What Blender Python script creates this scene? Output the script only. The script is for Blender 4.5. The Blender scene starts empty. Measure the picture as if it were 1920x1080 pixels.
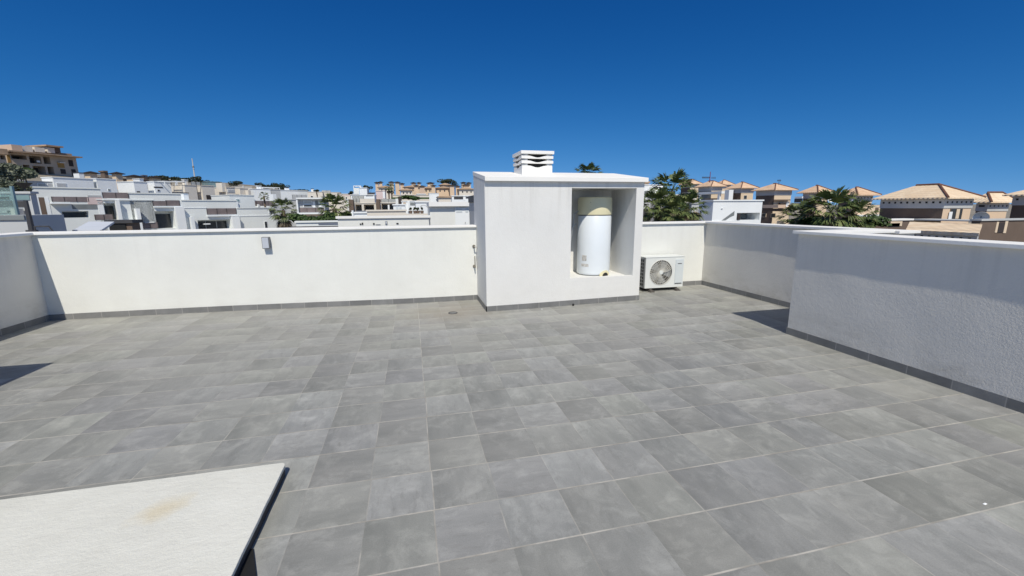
import bpy, bmesh, math, random
from mathutils import Vector, Matrix, noise
random.seed(7)
R=math.radians
sc=bpy.context.scene
COL=sc.collection

# ------------------------------------------------------------------ camera
F,YAW,PIT,ROL,CH=790.7,0.2317,0.1908,-0.0066,1.6
cf=Vector((math.sin(YAW)*math.cos(PIT),math.cos(YAW)*math.cos(PIT),-math.sin(PIT)))
_r=Vector((math.cos(YAW),-math.sin(YAW),0)); _u=_r.cross(cf)
cr=_r*math.cos(ROL)+_u*math.sin(ROL); cu=-_r*math.sin(ROL)+_u*math.cos(ROL)
CAM=Vector((0,0,CH))
cd=bpy.data.cameras.new("camera"); cam=bpy.data.objects.new("camera",cd); COL.objects.link(cam)
cd.sensor_width=36; cd.lens=F/1920*36; cd.clip_end=9000; cd.clip_start=.05
cam.matrix_world=Matrix.Translation(CAM)@Matrix((cr,cu,-cf)).transposed().to_4x4()
sc.camera=cam
def ray(px,py): return cf+cr*((px-960)/F)-cu*((py-540)/F)
def onY(px,py,Y):
    d=ray(px,py); return CAM+d*(Y/d.y)
def at(px,Y,py=395):                      # horizontal position seen at pixel column px, depth Y
    p=onY(px,py,Y); return p.x,p.y
def pxz(x,y,py):                          # height of a point above (x,y) that shows at row py
    lo,hi=-60,120
    for _ in range(40):
        m=(lo+hi)/2; v=Vector((x,y,m))-CAM; q=540-F*v.dot(cu)/v.dot(cf)
        if q>py: lo=m
        else: hi=m
    return m

# ------------------------------------------------------------------ world and sun
SAZ,SEL=R(8.3),R(50.5)
w=bpy.data.worlds.new("World"); sc.world=w; w.use_nodes=True
nt=w.node_tree; bg=nt.nodes["Background"]; sky=nt.nodes.new("ShaderNodeTexSky")
sky.sky_type='NISHITA'; sky.sun_disc=False; sky.sun_elevation=SEL; sky.sun_rotation=math.pi+SAZ
sky.altitude=0; sky.air_density=0.75; sky.dust_density=0.1; sky.ozone_density=5.5
# clear dry air: the lowest degrees stay blue (per-channel response of the sky colour)
def wn(kind,**kw):
    nd=nt.nodes.new(kind)
    for k,v in kw.items(): setattr(nd,k,v)
    return nd
tcw=wn("ShaderNodeTexCoord"); sx_=wn("ShaderNodeSeparateXYZ"); cx_=wn("ShaderNodeCombineXYZ"); mz=wn("ShaderNodeMath",operation='MULTIPLY_ADD')
nt.links.new(tcw.outputs["Generated"],sx_.inputs[0]); nt.links.new(sx_.outputs[0],cx_.inputs[0]); nt.links.new(sx_.outputs[1],cx_.inputs[1])
nt.links.new(sx_.outputs[2],mz.inputs[0]); mz.inputs[1].default_value=.9; mz.inputs[2].default_value=.13; nt.links.new(mz.outputs[0],cx_.inputs[2])
nt.links.new(cx_.outputs[0],sky.inputs[0])
SKYK=((.190,2.9,3.2),(.545,1.48,6.0),(1.06,1.03,7.5))
sc_=wn("ShaderNodeSeparateColor"); cc_=wn("ShaderNodeCombineColor"); nt.links.new(sky.outputs[0],sc_.inputs[0])
for k,(A,G,MX) in enumerate(SKYK):
    p=wn("ShaderNodeMath",operation='POWER'); q=wn("ShaderNodeMath",operation='MULTIPLY')
    mn=wn("ShaderNodeMath",operation='MINIMUM'); nt.links.new(sc_.outputs[k],mn.inputs[0]); mn.inputs[1].default_value=MX
    nt.links.new(mn.outputs[0],p.inputs[0]); p.inputs[1].default_value=G
    nt.links.new(p.outputs[0],q.inputs[0]); q.inputs[1].default_value=A; nt.links.new(q.outputs[0],cc_.inputs[k])
hs=wn("ShaderNodeHueSaturation"); zm=wn("ShaderNodeMapRange"); nt.links.new(sx_.outputs[2],zm.inputs[0])  # upper sky out of view greyed so shaded surfaces turn less blue
for k_,v_ in ((1,.48),(2,.9),(3,1.0),(4,.55)): zm.inputs[k_].default_value=v_
nt.links.new(zm.outputs[0],hs.inputs["Saturation"]); nt.links.new(cc_.outputs[0],hs.inputs["Color"])
nt.links.new(hs.outputs[0],bg.inputs[0]); bg.inputs[1].default_value=.098
sl=bpy.data.lights.new("sun",'SUN'); sun=bpy.data.objects.new("sun",sl); COL.objects.link(sun)
sl.energy=3.9; sl.angle=R(.5); sl.color=(1,.935,.81)
tos=Vector((-math.sin(SAZ)*math.cos(SEL),-math.cos(SAZ)*math.cos(SEL),math.sin(SEL)))
sun.rotation_euler=tos.to_track_quat('Z','Y').to_euler()
sc.view_settings.view_transform='Standard'; sc.view_settings.look='None'; sc.view_settings.exposure=0; sc.view_settings.gamma=1
sc.cycles.max_bounces=6; sc.cycles.diffuse_bounces=4

# ------------------------------------------------------------------ materials
class N:
    def __init__(s,name):
        s.m=bpy.data.materials.new(name); s.m.use_nodes=True; s.t=s.m.node_tree
        s.b=s.t.nodes["Principled BSDF"]; s.tc=None
    def n(s,kind,ins=None,**kw):
        nd=s.t.nodes.new(kind)
        for k,v in kw.items(): setattr(nd,k,v)
        for k,v in (ins or {}).items(): s.i(nd.inputs[k],v)
        return nd
    def i(s,sock,v):
        if isinstance(v,bpy.types.NodeSocket): s.t.links.new(v,sock)
        else: sock.default_value=v
    def math(s,op,a,b=None,c=None,clamp=False):
        nd=s.t.nodes.new("ShaderNodeMath"); nd.operation=op; nd.use_clamp=clamp
        for k,v in enumerate((a,b,c)):
            if v is not None: s.i(nd.inputs[k],v)
        return nd.outputs[0]
    def obj(s):
        if not s.tc: s.tc=s.t.nodes.new("ShaderNodeTexCoord")
        return s.tc.outputs["Object"]
    def geo(s):
        return s.n("ShaderNodeNewGeometry").outputs["Position"]
    def noise(s,vec,scale,detail=4,rough=.55,dist=0):
        nd=s.n("ShaderNodeTexNoise",{"Vector":vec,"Scale":scale,"Detail":detail,"Roughness":rough,"Distortion":dist}); return nd.outputs["Fac"]
    def mix(s,f,a,b,blend='MIX'):
        nd=s.t.nodes.new("ShaderNodeMix"); nd.data_type='RGBA'; nd.blend_type=blend
        s.i(nd.inputs[0],f)
        for k,v in ((6,a),(7,b)):
            if not isinstance(v,bpy.types.NodeSocket) and len(v)==3: v=(*v,1)
            s.i(nd.inputs[k],v)
        return nd.outputs[2]
    def mr(s,v,a,b,c,d):
        nd=s.n("ShaderNodeMapRange",{0:v,1:a,2:b,3:c,4:d}); return nd.outputs[0]
    def vmul(s,vec,xyz):
        nd=s.t.nodes.new("ShaderNodeVectorMath"); nd.operation='MULTIPLY'; s.i(nd.inputs[0],vec); nd.inputs[1].default_value=xyz; return nd.outputs[0]
    def bump(s,h,strength,dist):
        nd=s.n("ShaderNodeBump",{"Height":h,"Strength":strength,"Distance":dist}); s.t.links.new(nd.outputs[0],s.b.inputs["Normal"]); return nd
def M(name,col,rough=.8,var=.08,vs=1.5,metal=0,spec=.3):
    n=N(name); b=n.b
    f=n.noise(n.geo(),vs,5,.6)
    f=n.mr(f,.3,.7,0,1)
    c0=tuple(max(0,c*(1-var)) for c in col); c1=tuple(min(1,c*(1+var)) for c in col)
    n.i(b.inputs["Base Color"],n.mix(f,c0,c1)); b.inputs["Roughness"].default_value=rough
    b.inputs["Metallic"].default_value=metal; b.inputs["Specular IOR Level"].default_value=spec
    return n.m
def stucco(name,col,bs=.6,grime=0.0,streak=0.0,top=1.9):
    n=N(name); b=n.b; P=n.geo()
    big=n.mr(n.noise(P,1.1,4,.6),.3,.7,0,1)
    c=n.mix(big,tuple(x*.955 for x in col),tuple(min(1,x*1.02) for x in col))
    mid=n.mr(n.noise(P,6,5,.65),.35,.75,0,1)
    c=n.mix(n.math('MULTIPLY',mid,.06),c,(.5,.48,.43))
    sep=n.n("ShaderNodeSeparateXYZ",{0:P})
    if grime:      # real splash dirt near the floor, broken by noise
        lo=n.mr(sep.outputs[2],.09,.42,1,0)
        g=n.mr(n.noise(n.vmul(P,(1,1,2.2)),3.0,5,.7),.45,.72,0,1)
        c=n.mix(n.math('MULTIPLY',n.math('MULTIPLY',lo,g),grime),c,(.36,.33,.27))
    if streak:     # rain streaks below the coping
        hi=n.mr(sep.outputs[2],top-.75,top,0,1)
        g=n.mr(n.noise(n.vmul(P,(9,9,.5)),1.0,4,.6),.5,.74,0,1)
        c=n.mix(n.math('MULTIPLY',n.math('MULTIPLY',hi,g),streak),c,(.42,.41,.38))
    n.i(b.inputs["Base Color"],c); b.inputs["Roughness"].default_value=.9; b.inputs["Specular IOR Level"].default_value=.15
    h=n.math('ADD',n.noise(P,62,4,.65),n.math('MULTIPLY',n.noise(P,17,3,.6),.8))
    n.bump(h,bs,.006)
    return n.m
# ---- terrace tiles
TS,TOX,TOY=.3514,.0435,1.6935
def tile_mat():
    n=N("porcelain_tile"); b=n.b; P=n.geo()
    sp=n.n("ShaderNodeSeparateXYZ",{0:P}); X,Y=sp.outputs[0],sp.outputs[1]
    u=n.math('DIVIDE',n.math('SUBTRACT',X,TOX),TS); v=n.math('DIVIDE',n.math('SUBTRACT',Y,TOY),TS)
    # slight laying error: joints wander by row
    iv=n.math('FLOOR',v)
    wn=n.n("ShaderNodeTexWhiteNoise",{"W":iv},noise_dimensions='1D').outputs[0]
    u=n.math('ADD',u,n.math('MULTIPLY',n.math('SUBTRACT',wn,.5),.022))
    iu=n.math('FLOOR',u)
    cell=n.n("ShaderNodeCombineXYZ",{0:iu,1:iv,2:0.0}).outputs[0]
    w1=n.n("ShaderNodeTexWhiteNoise",{"Vector":cell},noise_dimensions='3D')
    rnd,rc=w1.outputs[0],w1.outputs[1]
    rs=n.n("ShaderNodeSeparateXYZ",{0:rc})
    fu=n.math('FRACT',u); fv=n.math('FRACT',v)
    # per tile texture space, turned by 90 degrees on half the tiles
    turn=n.math('GREATER_THAN',rs.outputs[1],.35)
    a=n.n("ShaderNodeMix",{0:turn,2:fu,3:fv}).outputs[0]; c_=n.n("ShaderNodeMix",{0:turn,2:fv,3:fu}).outputs[0]
    off=n.math('MULTIPLY',rnd,57.0); off2=n.math('MULTIPLY',rs.outputs[0],91.0)
    tv=n.n("ShaderNodeCombineXYZ",{0:n.math('ADD',a,off),1:n.math('ADD',n.math('MULTIPLY',c_,3.2),off2),2:off}).outputs[0]
    tv2=n.n("ShaderNodeCombineXYZ",{0:n.math('ADD',a,off2),1:n.math('ADD',c_,off),2:off}).outputs[0]
    st=n.mr(n.noise(tv,1.0,6,.6,.3),.3,.7,0,1)
    cl=n.mr(n.noise(tv2,2.4,7,.68,.5),.32,.70,0,1)
    c=n.mix(st,(.245,.251,.241),(.325,.327,.313))
    c=n.mix(n.math('MULTIPLY',n.mr(cl,.45,1,0,1),.65),c,(.415,.417,.40))
    # slow shade across each tile, lying along one of its sides
    gr_=n.n("ShaderNodeMix",{0:n.math('GREATER_THAN',rs.outputs[0],.5),2:fu,3:fv}).outputs[0]
    gr_=n.mr(n.math('ADD',gr_,n.math('MULTIPLY',n.math('SUBTRACT',cl,.5),.35)),0,1,.90,1.09)
    br=n.math('MULTIPLY',n.mr(rnd,0,1,.84,1.13),gr_)
    tint=n.mr(rs.outputs[2],0,1,.965,1.03); tg=n.mr(rs.outputs[1],0,1,1.0,1.015)
    c=n.mix(1.0,c,n.n("ShaderNodeCombineXYZ",{0:br,1:n.math('MULTIPLY',br,tg),2:n.math('MULTIPLY',br,tint)}).outputs[0],'MULTIPLY')
    # dark smudges and a dark cloud at some tile edges
    dk=n.math('MULTIPLY',n.mr(n.noise(tv,2.6,5,.7),.54,.74,0,1),n.math('GREATER_THAN',rs.outputs[2],.35))
    c=n.mix(n.math('MULTIPLY',dk,.38),c,(.150,.148,.135))
    sm_=n.mr(n.noise(P,9,5,.72),.60,.74,0,.35); c=n.mix(sm_,c,(.17,.168,.155))
    wt=n.mr(n.noise(P,13,6,.75,.6),.60,.76,0,.30); c=n.mix(wt,c,(.44,.44,.42))
    # dust from rain, broad patches; warmer towards the drain end of the floor
    dust=n.mr(n.noise(P,.55,5,.6),.42,.72,0,.30); c=n.mix(dust,c,(.38,.375,.355))
    warm=n.math('MULTIPLY',n.mr(Y,3.5,7.2,0,1),n.mr(n.noise(P,1.6,4,.6),.3,.7,.15,.6)); c=n.mix(n.math('MULTIPLY',warm,.5),c,(.36,.345,.315))
    sx=n.math('DIVIDE',n.math('SUBTRACT',X,.575),.9); sy=n.math('DIVIDE',n.math('SUBTRACT',Y,6.55),.8)
    dd=n.math('SQRT',n.math('ADD',n.math('MULTIPLY',sx,sx),n.math('MULTIPLY',sy,sy)))
    dd=n.math('ADD',dd,n.math('MULTIPLY',n.math('SUBTRACT',n.noise(P,4,4,.6),.5),.9))
    c=n.mix(n.mr(dd,.1,1.1,.5,0),c,(.27,.225,.165))
    spk=n.mr(n.noise(P,160,2,.5),.3,.7,.93,1.07); c=n.mix(1.0,c,n.n("ShaderNodeCombineXYZ",{0:spk,1:spk,2:spk}).outputs[0],'MULTIPLY')
    # grout
    def edge(f): return n.math('MINIMUM',f,n.math('SUBTRACT',1.0,f))
    gu=n.mr(edge(fu),.006,.013,1,0); gv=n.mr(edge(fv),.009,.016,1,0)
    main=n.math('LESS_THAN',n.math('ABSOLUTE',u),.4)
    gn=n.mr(n.noise(P,2.3,4,.7),.42,.62,.08,1); gn2=n.mr(n.noise(P,3.1,4,.7),.35,.55,.35,1)
    g=n.math('MAXIMUM',n.math('MULTIPLY',gu,n.math('MAXIMUM',n.math('MULTIPLY',gn,.62),n.math('MULTIPLY',main,.75))),n.math('MULTIPLY',gv,gn2))
    gc=n.mix(n.mr(n.noise(P,5,3,.6),.4,.6,0,1),(.52,.50,.45),(.34,.32,.28))
    c=n.mix(g,c,gc)
    n.i(b.inputs["Base Color"],c)
    n.i(b.inputs["Roughness"],n.mr(cl,0,1,.48,.66)); b.inputs["Specular IOR Level"].default_value=.35
    hh=n.math('SUBTRACT',n.math('MULTIPLY',n.noise(P,45,4,.6),.15),n.math('MAXIMUM',gu,gv))
    n.bump(hh,.35,.002)
    return n.m
def skirt_mat():
    n=N("skirting_tile"); b=n.b; P=n.geo(); sp=n.n("ShaderNodeSeparateXYZ",{0:P})
    t=n.math('DIVIDE',n.math('ADD',sp.outputs[0],sp.outputs[1]),TS)
    w1=n.n("ShaderNodeTexWhiteNoise",{"W":n.math('FLOOR',t)},noise_dimensions='1D').outputs[0]
    f=n.math('FRACT',t); e=n.math('MINIMUM',f,n.math('SUBTRACT',1.0,f))
    c=n.mix(n.mr(n.noise(P,5,5,.6),.3,.7,0,1),(.16,.163,.163),(.225,.227,.225))
    br=n.mr(w1,0,1,.85,1.15); c=n.mix(1.0,c,n.n("ShaderNodeCombineXYZ",{0:br,1:br,2:br}).outputs[0],'MULTIPLY')
    c=n.mix(n.mr(e,.008,.016,.7,0),c,(.36,.35,.33))
    n.i(b.inputs["Base Color"],c); b.inputs["Roughness"].default_value=.55
    return n.m
def slab_mat():
    n=N("cast_stone"); b=n.b; P=n.geo(); sp=n.n("ShaderNodeSeparateXYZ",{0:P})
    c=n.mix(n.mr(n.noise(P,1.6,5,.6),.3,.7,0,1),(.64,.645,.59),(.74,.745,.69))
    c=n.mix(n.math('MULTIPLY',n.mr(n.noise(n.vmul(P,(1.0,2.2,1)),6,6,.7),.45,.7,0,1),.14),c,(.52,.50,.44))
    sx=n.math('DIVIDE',n.math('SUBTRACT',sp.outputs[0],-1.335),.10); sy=n.math('DIVIDE',n.math('SUBTRACT',sp.outputs[1],2.30),.12)
    sx=n.math('SUBTRACT',sx,n.math('MULTIPLY',sy,.5))
    d=n.math('SQRT',n.math('ADD',n.math('MULTIPLY',sx,sx),n.math('MULTIPLY',sy,sy)))
    d=n.math('ADD',d,n.math('MULTIPLY',n.math('SUBTRACT',n.noise(P,9,4,.6),.5),1.6))
    c=n.mix(n.mr(d,.2,1.2,.5,0),c,(.62,.52,.32))
    pit=n.mr(n.noise(P,30,5,.75),.63,.72,0,.6); c=n.mix(pit,c,(.40,.40,.38))
    n.i(b.inputs["Base Color"],c); b.inputs["Roughness"].default_value=.85
    h=n.math('ADD',n.noise(n.vmul(P,(1.0,1.8,1)),20,6,.7),n.math('MULTIPLY',n.noise(P,90,3,.6),.3)); n.bump(h,.55,.008)
    return n.m
def rooftile_mat(name,c0,c1,scale=1.0):
    n=N(name); b=n.b; P=n.geo(); sp=n.n("ShaderNodeSeparateXYZ",{0:P})
    rows=n.math('FRACT',n.math('MULTIPLY',sp.outputs[2],7.0/scale))
    cols=n.math('FRACT',n.math('MULTIPLY',n.math('ADD',sp.outputs[0],sp.outputs[1]),3.6/scale))
    wn=n.n("ShaderNodeTexWhiteNoise",{"Vector":n.n("ShaderNodeCombineXYZ",{0:n.math('FLOOR',n.math('MULTIPLY',n.math('ADD',sp.outputs[0],sp.outputs[1]),3.6/scale)),1:n.math('FLOOR',n.math('MULTIPLY',sp.outputs[2],7.0/scale)),2:0.0}).outputs[0]},noise_dimensions='3D').outputs[0]
    c=n.mix(wn,c0,c1)
    c=n.mix(n.mr(n.noise(P,.9,4,.6),.4,.75,0,.35),c,tuple(x*.62 for x in c0))
    c=n.mix(n.mr(rows,.0,.16,.5,0),c,tuple(x*.45 for x in c0))
    n.i(b.inputs["Base Color"],c); b.inputs["Roughness"].default_value=.85
    n.bump(n.math('ADD',n.math('MULTIPLY',rows,-1),n.math('SINE',n.math('MULTIPLY',cols,6.283))),.6,.05)
    return n.m
def leaf_mat(name,c0,c1):
    n=N(name); b=n.b
    ri=n.n("ShaderNodeTexNoise",{"Vector":n.geo(),"Scale":2.2,"Detail":3.0}).outputs["Fac"]
    n.i(b.inputs["Base Color"],n.mix(n.mr(ri,.35,.65,0,1),c0,c1)); b.inputs["Roughness"].default_value=.55
    b.inputs["Specular IOR Level"].default_value=.4
    return n.m
WALL=(.77,.78,.745)
m_wall=stucco("white_stucco",WALL,.35,.12,.12,1.25)
m_rough=stucco("rough_white_stucco",(.75,.725,.67),.45,.45,.25,1.25)
m_box=stucco("housing_stucco",(.755,.755,.735),.45,.1,.35,1.95)
m_cop=stucco("white_coping",(.86,.855,.83),.2)
m_tile=tile_mat(); m_skirt=skirt_mat(); m_slab=slab_mat()
m_edgeshade=M("edge_shade",(.04,.042,.05),.7,.2,6)  # slab edge in shade, its darkness put into the colour
m_ceramic=M("cream_coated_metal",(.80,.775,.69),.5,.04,3)
m_enamel=M("white_enamel",(.74,.79,.83),.28,.02,2,0,.5)
m_cream=M("cream_plastic",(.75,.70,.47),.42,.04,3,0,.4)
m_black=M("black_plastic",(.02,.02,.02),.5,.1,5)
m_darkg=M("dark_grey",(.06,.06,.065),.6,.15,4)
m_acw=M("ivory_painted_metal",(.72,.745,.73),.4,.03,4,0,.5)
m_acs=M("mid_grey_plastic",(.30,.31,.31),.5,.08,4)  # mid grey for the fan blades and side grille
m_acp=M("pale_grey_panel",(.62,.67,.69),.4,.03,4,0,.5)
m_fan=M("dark_fan_void",(.10,.095,.085),.7,.15,8)
m_wire=M("light_wire",(.66,.65,.60),.4,.05,5)
m_feet=M("rubber_foot",(.12,.11,.10),.8,.2,6)
m_lampf=M("grey_aluminium",(.17,.175,.185),.45,.08,10,.3,.5)
m_lampg=M("frosted_glass",(.50,.53,.58),.3,.05,6,0,.5)
m_brass=M("weathered_metal",(.32,.29,.24),.45,.2,12,.6,.5)
m_paper=M("printed_sticker",(.55,.54,.52),.6,.45,55)
# background
m_pw=M("pale_grey_green_render",(.77,.80,.785),.85,.05,.35)
m_wh=M("bright_white_render",(.82,.85,.86),.85,.04,.35)
m_crm=M("cream_render",(.72,.67,.59),.85,.06,.35)
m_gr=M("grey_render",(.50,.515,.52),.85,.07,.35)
m_pink=M("pink_render",(.66,.54,.52),.85,.06,.35)
m_tan=M("tan_render",(.55,.40,.24),.85,.08,.3)
m_sand=M("sand_render",(.70,.57,.42),.85,.08,.3)
m_bei=M("weathered_beige_render",(.58,.48,.37),.85,.12,.4)
m_peach=M("peach_render",(.62,.47,.36),.85,.06,.4)
m_och=M("ochre_render",(.42,.26,.09),.85,.12,.4)
m_oran=M("warm_ochre_render",(.70,.535,.385),.88,.07,.5)
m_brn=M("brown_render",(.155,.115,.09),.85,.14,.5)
m_glass=M("dark_window_glass",(.035,.04,.045),.15,.2,.8,0,.6)
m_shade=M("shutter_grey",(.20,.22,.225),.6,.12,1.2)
m_rail=M("tinted_railing",(.20,.165,.16),.35,.2,1.3,0,.5)
m_rail2=M("clear_railing_glass",(.42,.43,.41),.3,.2,1.3,0,.5)
m_post=M("dark_post",(.05,.045,.045),.5,.1,3)
m_dark=M("dark_timber",(.055,.045,.042),.7,.2,1)
m_teal=M("teal_glass",(.20,.30,.31),.2,.15,1,0,.6)
m_sail=M("pale_fabric",(.60,.64,.70),.8,.05,1)
m_sol=M("solar_panel",(.18,.20,.25),.3,.1,2,0,.5)
m_roof=rooftile_mat("terracotta_tile",(.70,.47,.30),(.82,.60,.42),1.4)
m_roof2=rooftile_mat("pale_terracotta_tile",(.82,.63,.43),(.90,.74,.54),1.4)
m_roofd=M("dark_brown_roof",(.028,.022,.02),.8,.2,.6)
m_rooft=M("faded_tan_roof",(.40,.29,.20),.85,.2,.6)
m_hip=M("brown_ridge_tile",(.17,.085,.06),.8,.2,2)
m_red=M("red_painted_metal",(.22,.04,.06),.5,.1,2)
m_met=M("galvanised_metal",(.38,.39,.40),.4,.1,3,.5,.5)
m_dish=M("white_dish",(.80,.82,.83),.4,.03,2)
m_palm=leaf_mat("palm_frond",(.036,.066,.020),(.185,.22,.075))
m_dry=leaf_mat("dry_palm_frond",(.14,.11,.07),(.30,.25,.17))
m_trunk=M("palm_trunk",(.17,.13,.095),.9,.35,6)
m_pine=leaf_mat("pine_needle",(.014,.024,.012),(.045,.058,.024))
m_olive=leaf_mat("olive_leaf",(.075,.095,.06),(.20,.215,.15))
m_shrub=leaf_mat("shrub_leaf",(.025,.055,.015),(.08,.13,.035))
m_bark=M("bark",(.10,.075,.055),.9,.3,4)

# ------------------------------------------------------------------ mesh builder
class MB:
    def __init__(s): s.v=[]; s.f=[]; s.sm=False
    def add(s,vs,fs):
        k=len(s.v); s.v+= [tuple(v) for v in vs]; s.f+=[tuple(i+k for i in f) for f in fs]; return s
    def box(s,x0,x1,y0,y1,z0,z1):
        if x0>x1:x0,x1=x1,x0
        if y0>y1:y0,y1=y1,y0
        if z0>z1:z0,z1=z1,z0
        return s.add([(x0,y0,z0),(x1,y0,z0),(x1,y1,z0),(x0,y1,z0),(x0,y0,z1),(x1,y0,z1),(x1,y1,z1),(x0,y1,z1)],
          [(3,2,1,0),(4,5,6,7),(0,1,5,4),(1,2,6,5),(2,3,7,6),(3,0,4,7)])
    def prism(s,poly,h0,h1,axis='z'):
        n=len(poly)
        def P(a,b,h): return {'z':(a,b,h),'y':(a,h,b),'x':(h,a,b)}[axis]
        vs=[P(a,b,h0) for a,b in poly]+[P(a,b,h1) for a,b in poly]
        fs=[tuple(range(n))[::-1],tuple(range(n,2*n))]+[(i,(i+1)%n,(i+1)%n+n,i+n) for i in range(n)]
        return s.add(vs,fs)
    def tube(s,p,q,r0,r1=None,n=8,caps=True):
        p,q=Vector(p),Vector(q); r1=r0 if r1 is None else r1
        d=(q-p).normalized(); a=d.orthogonal().normalized(); b=d.cross(a)
        vs=[]
        for c,r in ((p,r0),(q,r1)):
            for i in range(n):
                t=2*math.pi*i/n; vs.append(c+a*math.cos(t)*r+b*math.sin(t)*r)
        fs=[(i,(i+1)%n,(i+1)%n+n,i+n) for i in range(n)]
        if caps: fs+=[tuple(range(n))[::-1],tuple(range(n,2*n))]
        return s.add(vs,fs)
    def lathe(s,c,prof,n=40,axis='z'):
        vs=[];m=len(prof)
        for i in range(n):
            t=2*math.pi*i/n
            for r,h in prof:
                a,b=r*math.cos(t),r*math.sin(t)
                vs.append((c[0]+a,c[1]+b,c[2]+h) if axis=='z' else (c[0]+a,c[1]+h,c[2]+b))
        fs=[]
        for i in range(n):
            j=(i+1)%n
            for k in range(m-1): fs.append((i*m+k,j*m+k,j*m+k+1,i*m+k+1))
        return s.add(vs,fs)
    def build(s,name,mat,parent=None,loc=None,rotz=0,bevel=0,smooth=False):
        me=bpy.data.meshes.new(name); me.from_pydata(s.v,[],s.f); me.update()
        bm=bmesh.new(); bm.from_mesh(me); bmesh.ops.recalc_face_normals(bm,faces=bm.faces)
        if smooth:
            for f in bm.faces: f.smooth=True
        bm.to_mesh(me); bm.free()
        o=bpy.data.objects.new(name,me); COL.objects.link(o); me.materials.append(mat)
        if parent: o.parent=parent
        if loc: o.location=loc; o.rotation_euler[2]=rotz
        if bevel:
            bv=o.modifiers.new("bevel",'BEVEL'); bv.width=bevel; bv.segments=2; bv.limit_method='ANGLE'; bv.angle_limit=R(40)
        if smooth:
            try: me.set_sharp_from_angle(angle=R(40))
            except Exception: pass
        return o
def tag(o,label,cat,group=None,kind=None):
    if label: o["label"]=label
    if cat: o["category"]=cat
    if group: o["group"]=group
    if kind: o["kind"]=kind
    return o
def thing(name,label,cat,loc=(0,0,0),rotz=0,group=None):
    o=bpy.data.objects.new(name,None); COL.objects.link(o); o.location=loc; o.rotation_euler[2]=rotz; o.empty_display_size=.2
    return tag(o,label,cat,group)

# ------------------------------------------------------------------ terrace
XL,XR,YF,HW,XN,YN=-5.242,5.758,7.412,1.283,4.553,4.182
def sm(t): t=max(0,min(1,t)); return t*t*(3-2*t)
def fz(x,y): return -.05*math.exp(-((x-.6)/2.6)**2)*sm((y-3.6)/3.2)
mb=MB(); nx,ny=60,60
x0,x1,y0,y1=-5.45,6.0,-3,7.6
vs=[(x0+(x1-x0)*i/nx,y0+(y1-y0)*j/ny,fz(x0+(x1-x0)*i/nx,y0+(y1-y0)*j/ny)) for j in range(ny+1) for i in range(nx+1)]
mb.add(vs,[(j*(nx+1)+i,j*(nx+1)+i+1,(j+1)*(nx+1)+i+1,(j+1)*(nx+1)+i) for j in range(ny) for i in range(nx)])
o=mb.build("floor",m_tile); tag(o,"grey square porcelain tiles paving the roof terrace",None,kind="structure")
def face_grid(mb,axis,val,a0,a1,z0,z1,amp,seed,sgn):
    na=max(2,int(abs(a1-a0)/.08)); nz=max(2,int((z1-z0)/.08)); vs=[]
    for j in range(nz+1):
        for i in range(na+1):
            a=a0+(a1-a0)*i/na; z=z0+(z1-z0)*j/nz
            d=val+sgn*(.006+amp*(noise.noise(Vector((a*.9+seed,z*1.1,seed)))+.35*noise.noise(Vector((a*3+seed,z*3.0,seed)))))
            vs.append((d,a,z) if axis=='x' else (a,d,z))
    mb.add(vs,[(j*(na+1)+i,j*(na+1)+i+1,(j+1)*(na+1)+i+1,(j+1)*(na+1)+i) for j in range(nz) for i in range(na)])
def wall(label,runs,copings,skirts,mat,faces=()):
    t=thing("parapet_wall",label,"wall",(0,0,0))
    mb=MB()
    for r in runs: mb.box(*r)
    for f in faces: face_grid(mb,*f)
    mb.build("wall_body",mat,t,smooth=False)
    mb=MB()
    for c in copings: mb.box(*c)
    mb.build("coping",m_cop,t,bevel=.004)
    mb=MB()
    for (ax,val,a0,a1,sg) in skirts:
        n=max(1,int(abs(a1-a0)/.3)); th=.012
        for i in range(n):
            u0=a0+(a1-a0)*i/n; u1=a0+(a1-a0)*(i+1)/n
            P=[]
            for u in (u0,u1):
                for off in (0,th):
                    x,y=(val+sg*off,u) if ax=='x' else (u,val+sg*off)
                    z=fz(x,y); P+= [(x,y,z-.02),(x,y,z+.086)]
            # order: u0 off0 lo,hi ; u0 off1 lo,hi ; u1 off0 lo,hi ; u1 off1 lo,hi
            mb.add(P,[(2,6,7,3),(1,3,7,5),(0,4,6,2)]+([(0,2,3,1)] if i==0 else [])+([(4,5,7,6)] if i==n-1 else []))
    if skirts: mb.build("skirting",m_skirt,t)
    return t
CT=.035
BX0,BX1,BY0,BY1=1.11,3.79,6.47,7.62
wall("long white parapet wall left of the water heater housing, with a square lamp",
  [(XL-.22,BX0-.002,YF,YF+.24,-.6,HW-CT)],[(XL-.26,BX0-.002,YF-.042,YF+.28,HW-CT,HW)],[('y',YF,XL,BX0,-1)],m_wall)
wall("short white parapet wall behind the air conditioner unit",
  [(BX1+.002,XR+.24,YF,YF+.24,-.6,HW-CT)],[(BX1+.002,XR+.28,YF-.042,YF+.28,HW-CT,HW)],[('y',YF,BX1,XR,-1)],m_wall)
wall("shaded parapet wall at the left end of the terrace",
  [(XL-.22,XL,-3,YF-.001,-.6,HW-CT)],[(XL-.26,XL+.06,-3,YF-.042,HW-CT,HW-.001)],[('x',XL,-3,YF,1)],m_rough,[('x',XL,-3,YF,-.05,HW-CT,.004,3.1,1)])
wall("grey shaded parapet wall in the far right corner, beyond the nearer enclosure wall",
  [(XR,XR+.24,YN-.26,YF-.001,-.6,HW-CT)],[(XR-.06,XR+.28,YN-.3,YF-.042,HW-CT,HW-.001)],[('x',XR,YN,YF,-1)],m_rough,[('x',XR,YN-.2,YF,-.05,HW-CT,.006,7.7,-1)])
HN=1.292
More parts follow.
